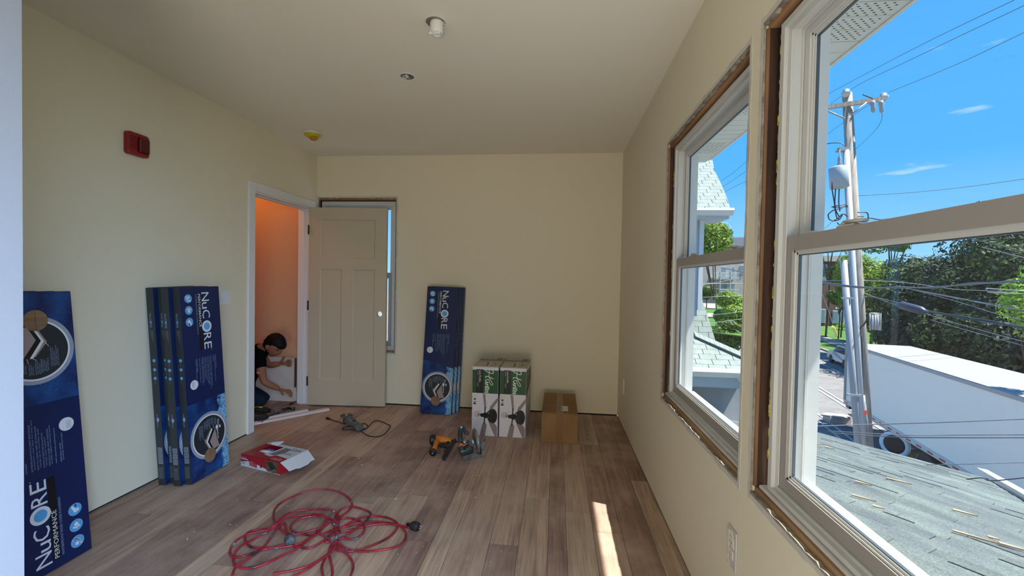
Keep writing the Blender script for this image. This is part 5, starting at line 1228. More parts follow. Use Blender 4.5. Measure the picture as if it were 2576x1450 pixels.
def sn_clip(pl_):
    for f_ in (lambda p_: rf(*p_).x-XW, lambda p_: (rf(*p_)-EA).x*en.x+(rf(*p_)-EA).y*en.y):
        out = []
        for i in range(len(pl_)):
            p0, p1 = pl_[i], pl_[(i+1) % len(pl_)]; a0, a1 = f_(p0), f_(p1)
            if a0 >= 0: out.append(p0)
            if (a0 > 0) != (a1 > 0): k = a0/(a0-a1); out.append((p0[0]+(p1[0]-p0[0])*k, p0[1]+(p1[1]-p0[1])*k))
        pl_ = out
        if len(pl_) < 3: return []
    return pl_
cl = sn_clip([(-8.5, .3), (-8.5, SE), (S1, SE), (S1, .3)])
mb = MB(); a = [rf(s, n, -.02) for s, n in cl]
mb.prism(a, (0, 0, -.14)); mb.build('roof_deck', mat('grey_deck_edge', (.42, .45, .47), .8), low)
expo = .145; ncourse = int((SE-.8)/expo); r = random.Random(3); cnt = 0
far_stuff = MB()
for c in range(ncourse, -1, -1):          # nearest courses first
    n1 = SE+.02-c*expo; n0 = n1-expo-.03; s = -5.2-r.uniform(0, 1.0); s_end = min(S1, 4.0)
    while s < s_end:
        L_ = r.choice((.42, .55, .70, .98)); e1 = min(s+L_, s_end); th = r.uniform(.004, .010)
        q4 = sn_clip([(s+.002, n0), (e1-.002, n0), (e1-.002+r.uniform(-.004, .004), n1), (s+.002+r.uniform(-.004, .004), n1)])
        mid = rf((s+e1)/2, (n0+n1)/2)
        if q4 and mid.y > -.3:
            q = MB(); q.prism([rf(a_, b_, .006 if b_ > n1-.02 else 0) for a_, b_ in q4], (0, 0, th))
            seen = mid.x > .8 and mid.y > mid.x*.80-.15
            if r.random() < .36 and len(q4) == 4 and e1-s > .3:     # raised lower edge, the gap's shadow put in as a dark strip
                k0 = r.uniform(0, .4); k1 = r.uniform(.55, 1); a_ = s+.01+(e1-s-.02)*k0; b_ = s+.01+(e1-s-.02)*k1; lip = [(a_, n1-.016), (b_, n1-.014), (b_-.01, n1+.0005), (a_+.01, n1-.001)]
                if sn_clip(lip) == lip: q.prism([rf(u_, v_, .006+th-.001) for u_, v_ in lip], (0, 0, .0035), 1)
            if seen and cnt < 298: fixn(q.build('shingle', [MT['shingle'], MT['gapshade']], low)); cnt += 1
            else:
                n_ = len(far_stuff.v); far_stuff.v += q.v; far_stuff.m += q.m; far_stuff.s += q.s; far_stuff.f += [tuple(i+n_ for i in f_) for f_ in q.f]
        s = e1
print('low roof shingles', cnt)
o = far_stuff.build('further_shingles', [MT['shingle'], MT['gapshade']], low); o['kind'] = 'stuff'; fixn(o)
# scraps of bright wood lying on the roof
r = random.Random(9)
MT['splint'] = mat('fresh_wood_splinter', (.55, .33, .19), .8)
for k, (px, py, L_) in enumerate(((2062, 1118, .10), (2088, 1128, .14), (2172, 1218, .16), (2262, 1212, .26), (2172, 1255, .20), (2210, 1278, .09), (2428, 1292, .20), (2456, 1354, .30), (2500, 1356, .08), (2555, 1380, .2))):
    L_ *= .62; c = PD(px, py, rf(0, 5, .02), (nR*TP+Vector((0, 0, 1)))); d = (Vector((.9, -.38, 0)).normalized()); d.z = -(d.dot(nR))*TP; w = Vector((-d.y, d.x, 0))*r.uniform(.008, .014)
    q = MB(); q.prism([c-d*L_*.5-w, c-d*L_*.1-w*.8, c+d*L_*.5, c-d*L_*.2+w*.8, c-d*L_*.5+w*.7], (0, 0, .008)); fixn(q.build('o', MT['splint']))
    ob = COL.objects[-1]; bpy.data.objects.remove(ob)
    cc = c; solo(q, 'wood_splinter', MT['splint'], ('pale wood splinter nearest the window jamb at the far end of the low roof', 'pale wood splinter second from the window jamb on the low roof', 'faint pale splinter left of the long one on the low roof', 'longest pale splinter, in the middle of the low roof', 'bright splinter lowest at the left, close to the window sill', 'tiny pale splinter right of the bright left one', 'thin splinter at the right of the low roof, upper of the right group', 'long splinter at the right of the low roof, lower of the right group', 'tiny splinter just right of the long lower one', 'splinter nearest the right edge of the picture')[k], 'wood scrap', 'wood splinters on the low roof')
# metal edge on the street side
q = MB(); dd = EB-EA; o_ = -en; q.prism([EA-dd*.02, EA+dd*2.5, EA+dd*2.5+o_*.09, EA-dd*.02+o_*.09], (0, 0, .035)); q.prism([EA+o_*.09-Vector((0, 0, .10)), EA+dd*2.5+o_*.09-Vector((0, 0, .10)), EA+dd*2.5+o_*.10-Vector((0, 0, .10)), EA+o_*.10-Vector((0, 0, .10))], (0, 0, .13)); fixn(q.build('drip_edge', MT['vinyl'], low))

# ---------------------------------------------------------------- wing of the house with pale shingle skirts
MT['mint'] = mat('pale_shingle', (.21, .245, .22), .9, col2=(.26, .295, .27), scale=10, bump=.3, bscale=150)
MT['joint'] = mat('shingle_joint', (.10, .13, .13), .9)
wing = empty('house_wing', (2.0, 7.0, GZ)); tag(wing, 'pale shingled wing of the house seen through the far window', 'building')
def roof_face(name, poly_px, p0, nrm, expo, tab, seed=1, slant=.5):
    """poly_px: outline as seen; built in the plane through p0 with normal nrm, tiled with separate tabs"""
    nrm = Vector(nrm).normalized(); h = Vector((0, 0, 1)).cross(nrm).normalized(); up = nrm.cross(h).normalized()
    if up.z < 0: up = -up
    W = [PD(x, y, p0, nrm) for x, y in poly_px]; o = W[0]
    uv = [((w-o).dot(h), (w-o).dot(up)) for w in W]
    q = MB(); q.prism([w-nrm*.03 for w in W], -nrm*.05); fixn(q.build(name, MT['joint'], wing))
    def clip(poly, a, b_, c):    # keep a*u+b*v<=c
        out = []
        for i in range(len(poly)):
            p, s_ = poly[i], poly[(i+1) % len(poly)]; dp = a*p[0]+b_*p[1]-c; ds = a*s_[0]+b_*s_[1]-c
            if dp <= 0: out.append(p)
            if (dp < 0) != (ds < 0) and abs(dp-ds) > 1e-12: t_ = dp/(dp-ds); out.append((p[0]+(s_[0]-p[0])*t_, p[1]+(s_[1]-p[1])*t_))
        return out
    v0 = min(v for u, v in uv); v1 = max(v for u, v in uv); u0 = min(u for u, v in uv); u1 = max(u for u, v in uv); k = 0; v = v0; n_ = 0
    while v < v1:
        u = u0-tab+(k % 3)*tab/3
        while u < u1:
            P_ = uv[:]
            for (a, b_, c) in ((-1, 0, -(u+.004)), (1, 0, u+tab-.004), (0, -1, -(v+.004)), (0, 1, v+expo)): 
                if P_: P_ = clip(P_, a, b_, c)
            if len(P_) > 2:
                ar = abs(sum(P_[i][0]*P_[(i+1) % len(P_)][1]-P_[(i+1) % len(P_)][0]*P_[i][1] for i in range(len(P_))))/2
                if ar > .0008:
                    q = MB(); q.prism([o+h*a+up*b_-nrm*.03 for a, b_ in P_], nrm*.016); fixn(q.build('shingle_tab', MT['mint'], wing)); n_ += 1
            u += tab
        v += expo; k += 1
    return n_
Yg = 5.6
g0 = P(1744, 926, 1, Yg); 
sl = radians(33); nrmA = (0.0, -sin(sl), cos(sl))
n1 = roof_face('lower_roof', [(1700, 925), (1700, 806), (1745, 838), (1862, 889), (1900, 906), (1900, 933)], g0, nrmA, .095, .21)
# hip cap row
q = MB(); L0 = PD(1745, 838, g0, nrmA); L1 = PD(1900, 906, g0, nrmA); dd = (L1-L0)
for k in range(12):
    a = L0+dd*(k/12); b_ = L0+dd*((k+1)/12-.004); w = Vector((0, .11, -.02)); q = MB(); q.prism([a-Vector((0, .09, .045)), b_-Vector((0, .09, .045)), b_+Vector((0, 0, .012)), b_+w, a+w, a+Vector((0, 0, .012))], (0, 0, .012)); fixn(q.build('hip_cap', MT['mint'], wing))
q = MB(); gx0 = P(1690, 926, 1, Yg).x; gx1 = P(1905, 930, 1, Yg).x; gz = g0.z
q.prism([(gx0, Yg-.02, gz+.01), (gx0, Yg-.12, gz+.015), (gx0, Yg-.13, gz-.02), (gx0, Yg-.09, gz-.09), (gx0, Yg-.02, gz-.10)], (gx1-gx0, 0, -.0)); fixn(q.build('gutter', MT['vinyl'], wing))
q = MB(); q.box((gx0, Yg-.02, gz-.22), (gx1, Yg+.02, gz-.0)); q.box((gx0, Yg+.0, gz-.24), (gx1, Yg+.45, gz-.22)); q.build('fascia', mat('blue_grey_fascia', (.34, .40, .46), .6), wing)
q = MB(); q.box((gx0, Yg+.45, GZ), (gx1+.15, Yg+.6, gz-.1)); q.build('wall_below', mat('grey_stucco', (.34, .34, .35), .9, var=.1, scale=3), wing)
q = MB(); q.tube([P(1838, 932, 1, Yg-.1), P(1853, 946, 1, Yg-.1), P(1862, 960, 1, Yg-.1), P(1870, 976, 1, Yg-.1)], .010, 6); q.tube([P(1748, 928, 1, Yg-.12), P(1744, 936, 1, Yg-.12), P(1750, 946, 1, Yg-.12)], .008, 6); q.build('service_conduit', MT['vinyl'], wing)
# steep upper skirt
Yu = 7.3; u0_ = P(1765, 745, 1, Yu); sl = radians(66); nrmB = (.10, -sin(sl), cos(sl))
n2 = roof_face('steep_roof', [(1700, 745), (1765, 745), (1778, 785), (1793, 830), (1803, 866), (1745, 842), (1700, 824)], u0_, nrmB, .095, .22)
# upper small roof with its gutter
Y3 = 6.6; v0_ = P(1760, 527, 1, Y3); sl = radians(40); nrmC = (.0, -sin(sl), cos(sl))
n3 = roof_face('upper_roof', [(1700, 527), (1700, 380), (1790, 380), (1797, 425), (1812, 455), (1828, 492), (1839, 526)], v0_, nrmC, .105, .22)
q = MB(); gx0 = P(1700, 527, 1, Y3).x; gx1 = P(1846, 528, 1, Y3-.1).x; gz = P(1800, 529, 1, Y3).z
q.prism([(gx0, Y3-.02, gz+.01), (gx0, Y3-.12, gz+.015), (gx0, Y3-.13, gz-.02), (gx0, Y3-.09, gz-.085), (gx0, Y3-.02, gz-.09)], (gx1-gx0, 0, -.0)); fixn(q.build('gutter', MT['vinyl'], wing))
q = MB(); q.box((gx0, Y3-.02, gz-.13), (gx1-.03, Y3+.5, gz-.09)); q.build('eave_board', mat('blue_grey_eave', (.40, .46, .52), .6), wing)
q = MB(); wx = P(1757, 640, 1, Y3+.2).x; q.box((gx0, Y3+.2, u0_.z-.3), (wx, Y3+.5, gz-.1)); q.build('upper_wall', mat('blue_siding', (.36, .44, .50), .7), wing)
q = MB(); q.box((wx, Y3+.17, u0_.z-.2), (P(1768, 640, 1, Y3+.2).x, Y3+.6, gz-.1)); q.build('corner_board', MT['vinyl'], wing)
print('wing tabs', n1, n2, n3)

# ---------------------------------------------------------------- utility pole
MT['polew'] = mat('weathered_pole', (.26, .22, .18), .9, col2=(.38, .34, .30), scale=5, stretch=(6, 6, .5), bump=.5, bscale=20)
MT['galv'] = mat('galvanised', (.30, .31, .32), .5, .1); MT['galvb'] = mat('grey_pvc_conduit', (.42, .43, .44), .5)
YP = 14.0
def pp(x, y, dy=0): return P(x, y, 1, YP+dy)
top = pp(2131, 236); bot = pp(2190, 1300); bot = top+(bot-top)*((GZ-top.z)/(bot.z-top.z))
t = thing('utility_pole', 'leaning grey wooden utility pole with crossarm, transformer and two conduits', 'utility pole', tuple(bot))
q = MB(); q.tube([bot, top+(bot-top)*.5, top], .15, 16, rad=[.18, .15, .125]); fixn(q.build('pole', MT['polew'], t))
q = MB(); a0 = pp(2060, 273, -.2); a1 = pp(2228, 248, -.2); q.prism([a0+Vector((0, -.05, -.06)), a0+Vector((0, .05, -.06)), a0+Vector((0, .05, .06)), a0+Vector((0, -.05, .06))], a1-a0); fixn(q.build('crossarm', MT['polew'], t))
q = MB(); q.tube([pp(2083, 280, -.25), pp(2125, 298, -.25)], .025, 6); q.tube([pp(2180, 258, -.25), pp(2140, 290, -.25)], .025, 6); q.build('arm_brace', MT['galv'], t)
for (x, y) in ((2128, 232), (2222, 242)):
    q = MB(); b_ = pp(x, y+6, -.1); q.lathe(b_, (0, 0, 1), [(-.08, .05), (0, .10), (.05, .13), (.07, .07), (.13, .09), (.16, .04)], 14); fixn(q.build('insulator', MT['galvb'], t))
for (x, y) in ((2195, 262), (2216, 262)):
    q = MB(); b_ = pp(x, y-8, -.3); q.lathe(b_, (.1, 0, -1), [(0, .05), (.08, .07), (.18, .05), (.28, .06), (.34, .03)], 10); fixn(q.build('cutout_fuse', MT['galv'], t))
q = MB(); tb = pp(2112, 474, -.45); tt = pp(2108, 420, -.45); q.lathe(tb, tt-tb, [(0, .20), (.02, .235), ((tt-tb).length*.96, .235), ((tt-tb).length, .20), ((tt-tb).length+.03, .1)], 22); tr = fixn(q.build('transformer', mat('pale_grey_tank', (.34, .37, .38), .5), t))
q = MB(); q.lathe(pp(2111, 420, -.45), (0, 0, 1), [(0, .04), (.08, .06), (.16, .04), (.24, .05), (.34, .012), (.5, .01)], 8); fixn(q.build('bushing', MT['galv'], tr))
for xs_, r_, m_ in (((2124, 378, 2155, 1100), .085, 'galvb'), ((2118, 655, 2143, 1100), .09, 'galv')):
    a = pp(xs_[0]+4, xs_[1], -.28); b_ = pp(xs_[2]+14, xs_[3], -.28); b_ = a+(b_-a)*((GZ-a.z)/(b_.z-a.z))
    q = MB(); q.tube([a, b_], r_, 12); fixn(q.build('conduit', MT[m_], t))
q = MB(); q.tube([pp(2170, 995, -.22), pp(2183, 1110, -.22)], .06, 10); fixn(q.build('cable_guard', MT['galv'], t))
q = MB(); q.box(pp(2169, 1033, -.34), pp(2178, 1044, -.30)); q.build('red_tag', flat('red_tag', (.75, .05, .03), .5), t)
q = MB(); q.box(pp(2113, 370, -.35), pp(2130, 382, -.2)); q.box(pp(2112, 376, -.3), pp(2128, 384, -.1)); q.box(pp(2132, 992, -.4), pp(2166, 998, -.36)); q.box(pp(2118, 748, -.4), pp(2146, 753, -.36)); q.build('standoff_bracket', MT['galv'], t)
q = MB()
for pts in ([(2098, 425), (2093, 470), (2098, 505), (2104, 545), (2112, 552)], [(2102, 476), (2100, 510), (2103, 530), (2112, 547)], [(2111, 476), (2110, 510), (2113, 532)], [(2092, 521), (2125, 515), (2132, 522)], [(2096, 523), (2128, 520)], [(2098, 555), (2110, 548), (2120, 538), (2132, 545)], [(2083, 540), (2095, 530), (2118, 524)], [(2083, 540), (2086, 552), (2098, 556), (2112, 552), (2120, 538)],
            [(2158, 535), (2180, 535), (2184, 548), (2180, 558), (2158, 558)], [(2158, 545), (2172, 545)], [(2106, 560), (2112, 566), (2120, 560)], [(2125, 558), (2124, 572)], [(2170, 238), (2195, 248)]):
    q.tube(spline([pp(x, y, -.5) for x, y in pts], 4), .016, 5)
q.build('jumper_wires', MT['black'], t)
q = MB(); q.tube(spline([pp(2186, 790, -.4), pp(2175, 815, -.3), pp(2163, 830, -.25), pp(2168, 870, -.22), pp(2170, 995, -.22)], 4), .02, 6); q.build('riser_cable', MT['black'], t)
t2 = thing('coil_box', 'grey ribbed splice box with a hanging cable coil beside the pole', 'splice box', tuple(pp(2201, 832, -.6)))
q = MB(); q.box(pp(2190, 790, -.55), pp(2214, 832, -.75), bev=.02); q.build('box', mat('olive_grey_box', (.20, .21, .20), .6), t2)
q = MB(); q.tube([pp(2189, 789, -.6), pp(2214, 789, -.6), pp(2214, 832, -.6)], .03, 6); q.tube([pp(2189, 789, -.6), pp(2189, 832, -.6)], .02, 6)
for x in (2195, 2202, 2208): q.tube([pp(x, 793, -.78), pp(x, 830, -.78)], .02, 5)
q.build('frame', MT['galvb'], t2)

# ---------------------------------------------------------------- overhead lines
def wire(lb, pts, r_, m='black', nm='overhead_wire', grp=None, cat='wire'):
    """pts: (px, py, distance along y)"""
    q = MB(); q.tube(spline([P(x, y, 1, d) for x, y, d in pts], 6), r_*.72, 6); return solo(q, nm, MT[m], lb, cat, grp)
MT['wiregrey'] = mat('silvery_cable', (.17, .18, .20), .4, .3); MT['wiredark'] = mat('dark_cable', (.03, .05, .06), .5)
wire('thin line crossing the sky highest of all, passing just above the pole top', [(2080, 238, 15), (2300, 122, 11), (2560, -4, 8.5), (2700, -70, 7.6)], .008, 'wiredark')
wire('thin line running from the pole top up across the sky', [(2030, 315, 18), (2131, 231, 14), (2300, 146, 11), (2576, 14, 8.5), (2700, -45, 7.6)], .008, 'wiredark')
wire('thin line running up from the end of the crossarm', [(2222, 238, 14), (2400, 165, 11.5), (2576, 82, 9.8), (2700, 22, 8.6)], .008, 'wiredark')
wire('thin line crossing behind the pole below the crossarm', [(2030, 375, 17), (2140, 295, 14.2), (2195, 258, 13.7)], .008, 'wiredark')
wire('jumper hanging in a curve from the cutout down to the pole', [(2216, 274, 13.7), (2218, 300, 13.8), (2200, 330, 13.9), (2150, 378, 13.9)], .008, 'wiredark')
wire('dark cable arching from behind the window jamb to the conduit head', [(2040, 372, 14.5), (2080, 362, 14), (2112, 360, 13.8), (2125, 368, 13.7)], .018, 'wiredark')
wire('lone line crossing the sky to the right of the transformer', [(2156, 493, 14), (2300, 484, 13.5), (2450, 468, 13), (2620, 444, 12.4)], .010, 'wiredark')
wire('faint line low in the sky just above the window rail', [(2150, 558, 20), (2300, 545, 24), (2500, 532, 28)], .012, 'wiredark')
wire('wavy dark cable leaving the pole at the height of the window lock', [(2184, 548, 13.9), (2230, 556, 14.5), (2290, 566, 15.5), (2360, 580, 16.5), (2600, 640, 20)], .024, 'wiredark', 'overhead_cable')
wire('grey cable through the far window from the jumpers down left', [(2100, 553, 13.8), (2075, 575, 15), (2040, 610, 18), (2000, 650, 22)], .008, 'wiredark')
for k in range(3):
    wire(('lowest', 'middle', 'uppermost')[2-k] and ('uppermost', 'middle', 'lowest')[k]+' silvery strand of the twisted cable across the lower pane', [(2030, 704+2*k, 7.4), (2090, 713+2*k, 7.0), (2170, 722+1.5*k, 6.6), (2260, 725-1.5*k, 6.2), (2350, 722+1.5*k, 5.9), (2450, 716-2*k, 5.5), (2520, 709+2*k, 5.2), (2620, 700-2*k, 4.9)], .010, 'wiregrey', 'service_drop', 'strands of the twisted service cable')
wire('dark line behind the twisted cable, running into the big trees', [(2040, 708, 16), (2160, 706, 14), (2280, 712, 15), (2400, 728, 17), (2480, 732, 18), (2600, 740, 20)], .016, 'wiregrey')
q = MB(); q.tube(spline([P(x, y, 1, 9) for x, y in ((2620, 741), (2500, 737), (2484, 733), (2482, 729), (2492, 727), (2620, 737))], 6), .012, 6); solo(q, 'cable_loop', MT['wiregrey'], 'bright doubled-back cable loop near the right edge of the lower pane', 'cable')
wire('upper of two thin lines slanting down right over the trees', [(2290, 728, 15), (2400, 750, 13), (2520, 768, 11), (2620, 780, 10)], .010, 'wiregrey')
wire('pale line slanting down right, between the two thin ones', [(2270, 724, 15), (2380, 744, 13), (2480, 765, 11), (2540, 776, 10.4), (2640, 790, 9.6)], .014, 'wiregrey')
wire('lower thin line slanting down right to the pane edge', [(2290, 728, 15), (2400, 757, 13), (2500, 788, 11), (2580, 808, 10), (2660, 828, 9)], .010, 'wiregrey')
wire('heavy dark communications cable slanting down past the splice case', [(2160, 735, 14), (2210, 752, 13.6), (2260, 770, 13), (2360, 789, 12), (2480, 809, 11), (2590, 829, 10), (2680, 848, 9)], .034, 'wiredark', 'communications_cable', None, 'cable')
wire('silver messenger strand above the heavy communications cable', [(2150, 742, 14), (2210, 750, 13.5), (2280, 767, 12.9), (2360, 786, 12), (2480, 805, 11), (2590, 824, 10), (2680, 842, 9)], .010, 'wiregrey', 'messenger_wire')
wire('upper of the two lines sagging below the communications cable', [(2330, 790, 12), (2400, 812, 11), (2470, 832, 10.4), (2560, 856, 9.8), (2660, 880, 9)], .010, 'wiregrey')
wire('lowest line crossing the dark trees', [(2340, 805, 12), (2420, 828, 11), (2500, 850, 10.4), (2590, 874, 9.8), (2680, 896, 9)], .010, 'wiregrey')
wire('line at the top right corner of the lower pane', [(2470, 622, 9), (2540, 640, 8.4), (2640, 664, 7.8)], .012, 'wiregrey')
a = P(2262, 766, 1, 12.8); b_ = P(2325, 784, 1, 12.2)
q = MB(); d = (b_-a); q.tube([a-d*.12, a, a+d*.1, b_-d*.1, b_, b_+d*.15], .1, 12, rad=[.03, .06, .11, .11, .07, .03]); fixn(solo(q, 'splice_case', mat('black_splice_case', (.04, .045, .07), .35), 'long black splice case clamped on the cable before the trees', 'splice case'))
wire('highest of the lines crossing the roof and trailer', [(2030, 1074, 5.2), (2200, 1068, 5.0), (2400, 1062, 4.7), (2640, 1052, 4.4)], .009, 'wiregrey', 'service_wire')
wire('second line down crossing before the trailer', [(2080, 1085, 5.6), (2250, 1094, 5.2), (2400, 1095, 5.0), (2640, 1094, 4.6)], .008, 'wiregrey', 'service_wire')
wire('third line down, close under the second, before the trailer', [(2090, 1090, 5.6), (2250, 1100, 5.2), (2400, 1102, 5.0), (2640, 1102, 4.6)], .008, 'wiregrey', 'service_wire')
wire('thin line skimming the far edge of the low roof', [(2250, 1171, 5.8), (2400, 1169, 5.4), (2640, 1163, 5.0)], .006, 'wiregrey', 'service_wire')
wire('short line from the roof corner to the right edge', [(2430, 1207, 5.0), (2470, 1203, 4.9), (2500, 1210, 4.8), (2640, 1196, 4.4)], .008, 'wiredark', 'service_wire')
wire('line through the far window, higher pair', [(1700, 718, 7.2), (1750, 713, 7.5), (1800, 712, 7.8), (1830, 706, 8.0), (1900, 690, 8.5)], .009, 'wiregrey')
wire('line through the far window at balcony floor level', [(1700, 719, 8.6), (1800, 714, 8.8), (1900, 715, 9.0)], .010, 'wiregrey')
wire('line through the far window at lawn height', [(1740, 750, 8.6), (1800, 747, 8.8), (1900, 742, 9.0)], .008, 'wiregrey')
wire('line through the far window over the pale sidewalk', [(1790, 793, 8.6), (1840, 788, 8.8), (1900, 778, 9.0)], .008, 'wiregrey')
wire('lowest line through the far window', [(1780, 814, 8.6), (1830, 808, 8.8), (1900, 798, 9.0)], .008, 'wiregrey')
wire('bright line at the top of the far lower pane', [(1815, 674, 7), (1845, 680, 6.6), (1900, 692, 6)], .012, 'wiregrey')
for k, (y0_, y1_) in enumerate(((458, 402), (476, 430), (494, 460))): wire(('highest', 'middle', 'lowest')[k]+' of three thin lines in the sky beside the small roof', [(1800, y0_+5, 16), (1840, y0_-20, 15), (1900, y1_-15, 13)], .007, 'wiredark')
wire('guy wire with yellow guard slanting down left of the pole', [(2066, 735, 13), (2082, 775, 16), (2095, 815, 19)], .02, 'wiregrey', 'guy_wire')
q = MB(); q.tube([P(2095, 822, 1, 19), P(2104, 845, 1, 20)], .06, 6); solo(q, 'guy_guard', flat('yellow_guard', (.75, .75, .12), .5), 'yellow plastic guard at the foot of the guy wire', 'guard')

# ---------------------------------------------------------------- semi trailer
MT['trailer'] = mat('white_trailer_side', (.95, .85, .71), .5); MT['trailroof'] = mat('white_trailer_roof', (.30, .30, .285), .6); MT['rail'] = mat('trailer_rail', (.42, .38, .36), .5)
o = st(0, 0); t = thing('semi_trailer', 'long white box trailer standing in the street below the windows', 'trailer', tuple(o)); TL, TW = 16.2, 2.6
def tb(s0, s1, n0, n1, z0, z1, nm, m, par=None, bev=0):
    q = MB(); q.prism([st(s0, n0, z0), st(s1, n0, z0), st(s1, n1, z0), st(s0, n1, z0)], (0, 0, z1-z0)); return fixn(q.build(nm, m, par or t))
tb(-TL, 0, .02, TW-.02, 1.22, 4.06, 'box_body', MT['trailer']); tb(-TL-.02, .02, 0, TW, 4.06, 4.11, 'roof', MT['trailroof'])
tb(-TL, 0, -.012, .03, 3.97, 4.085, 'top_rail', MT['rail']); tb(-TL, 0, -.015, .03, 1.15, 1.34, 'bottom_rail', mat('cream_rail', (.62, .58, .50), .5))
tb(-.16, .012, -.018, .05, 1.3, 4.05, 'corner_post', MT['trailroof'])
MT['refl'] = flat('red_reflector', (.50, .03, .02), .4)
for k in range(24): tb(-.5-.64*k, -.5-.64*k+.30, -.019, -.014, 1.20, 1.26, 'red_reflector', MT['refl'])
tb(-TL+.5, -1.0, .4, 2.2, .95, 1.15, 'underframe', MT['black'])
for s_ in (-.25, -.85):
    for n_ in (.35, 2.1): tb(s_-.09, s_+.09, n_, n_+.18, .05, 1.2, 'landing_leg', MT['darkmetal'])
tb(-.05, .30, .2, .38, .85, 1.5, 'dock_plate', MT['darkmetal']); tb(-1.6, .4, .35, .5, .45, .52, 'leg_brace', MT['darkmetal'])
def wheel(c, ax, R, w, nm, par, hubm):
    q = MB(); q.lathe(c-ax*w/2, ax, [(0, R*.62), (.0, R*.92), (w*.12, R), (w*.88, R), (w, R*.92), (w, R*.62)], 26); ob = fixn(q.build(nm, MT['blackrub'], par))
    q = MB(); q.lathe(c-ax*w*.42, ax, [(0, R*.60), (.0, R*.52), (w*.25, R*.42), (w*.25, R*.15), (w*.12, R*.12)], 22); fixn(q.build('hub', hubm, ob)); return ob
sw = (P(2253, 1118, 2, GZ+.62)-st(0, 0)); s__ = sw.dot(sdir); n__ = sw.dot(snrm)
wheel(st(s__, n__, .62), (snrm+sdir*.9).normalized(), .36, .22, 'spare_wheel', t, MT['trailroof'])
ax_ = (snrm+sdir*.9).normalized(); q = MB(); q.lathe(st(s__, n__, .62)-ax_*.12, ax_, [(0, .36), (-.02, .44), (0, .50), (.10, .50)], 28, caps=False); fixn(q.build('tyre_ring', mat('pale_ring', (.80, .82, .80), .5), t))
for s_ in (-6.2, -12.2, -13.5):
    for n_ in (.28, 2.32): wheel(st(s_, n_, .52), snrm, .52, .28, 'wheel', t, MT['trailroof'])
# loose things under and beside the trailer
q = MB(); a = P(2075, 1045, 2, GZ+.8); q.prism([P(2064, 1046, 2, GZ+.3), P(2138, 1056, 2, GZ+.3), P(2142, 1049, 2, GZ+.3), P(2080, 1041, 2, GZ+.3)], (0, 0, .06)); c_ = P(2105, 1056, 2, GZ+.1); q.box(c_-Vector((.5, .3, .15)), c_+Vector((.5, .3, .22))); fixn(solo(q, 'flatbed_ramp', mat('dusty_pink_board', (.48, .38, .34), .8), 'pale board on blocks beside the trailer front, left of the pole', 'board'))
r = random.Random(4)
for k, (px, py, c, s_, lb) in enumerate(((2240, 1082, (.8, .8, .82), .22, 'white scrap of paper under the trailer, nearest the pole'), (2318, 1122, (.8, .8, .82), .12, 'small white scrap under the middle of the trailer'), (2360, 1148, (.8, .8, .82), .10, 'tiny white scrap farthest right under the trailer'), (2318, 1160, (.45, .33, .20), .42, 'tan carton on the asphalt behind the roof edge'))):
    c_ = P(px, py, 2, GZ+.02); q = MB(); q.box((-s_, -s_*.4, 0), (s_, s_*.4, .06 if k < 3 else .35), T=Matrix.Translation(c_) @ Matrix.Rotation(r.uniform(0, 1), 4, 'Z')); 
    if k == 3: q.box((-s_*.9, -s_*.38, .35), (-.02, s_*.38, .42), T=Matrix.Translation(c_) @ Matrix.Rotation(.5, 4, 'Z'))
    solo(q, 'litter' if k < 3 else 'tan_carton', mat('litter_%d' % k, c, .8), lb, 'litter' if k < 3 else 'carton')

# ---------------------------------------------------------------- parked car behind the trailer
def car(c, d, lb, colr):
    d = Vector(d).normalized(); s = Vector((d.y, -d.x, 0)); t = thing('parked_car', lb, 'car', tuple(c))
    def cp_(x, y, z): return Vector(c)+d*x+s*y+Vector((0, 0, z))
    prof = [(-2.2, .35), (-2.25, .62), (-2.2, .95), (-2.05, 1.08), (-1.75, 1.62), (-1.3, 1.72), (.2, 1.72), (.55, 1.66), (1.15, 1.12), (2.05, .98), (2.25, .75), (2.25, .35)]
    q = MB(); rings = []
    for y, k in ((-.90, .0), (-.86, .35), (-.80, 1), (.80, 1), (.86, .35), (.90, .0)):
        rings.append([cp_(x*(1 if z < 1.1 else .97), y if z < 1.1 else y*.82, z) for x, z in prof])
    q.rings([rings[0], rings[-1]], 0, True, False); fixn(q.build('body', mat('silver_car_paint', colr, .35, .5), t))
    q = MB(); gl_ = [(-1.95, 1.12), (-1.70, 1.56), (-1.35, 1.62), (.2, 1.62), (.5, 1.56), (1.0, 1.12)]
    for sg in (-1, 1): q.prism([cp_(x*.98, sg*(.905 if z < 1.2 else .755), z) for x, z in gl_], s*.008*sg)
    q.prism([cp_(-2.10, -.74, 1.12), cp_(-2.10, .74, 1.12), cp_(-1.80, .62, 1.58), cp_(-1.80, -.62, 1.58)], -d*.01); q.prism([cp_(1.17, -.74, 1.14), cp_(1.17, .74, 1.14), cp_(.60, .62, 1.62), cp_(.60, -.62, 1.62)], d*.02); fixn(q.build('windows', mat('car_glass', (.03, .05, .07), .1), t))
    for x in (-1.35, 1.4):
        for y in (-.82, .82): wheel(cp_(x, y, .36), s, .36, .22, 'wheel', t, MT['metal'])
    q = MB(); q.box(cp_(-2.24, -.85, .75), cp_(-2.18, -.60, 1.0)); q.box(cp_(-2.24, .60, .75), cp_(-2.18, .85, 1.0)); q.build('tail_light', flat('tail_light_red', (.4, .02, .02), .3), t)
cc = P(2128, 908, 2, GZ+.4); car((cc.x+.3, cc.y, GZ-.04), sdir, 'silver car parked at the kerb, half hidden behind the trailer corner', (.50, .54, .60))

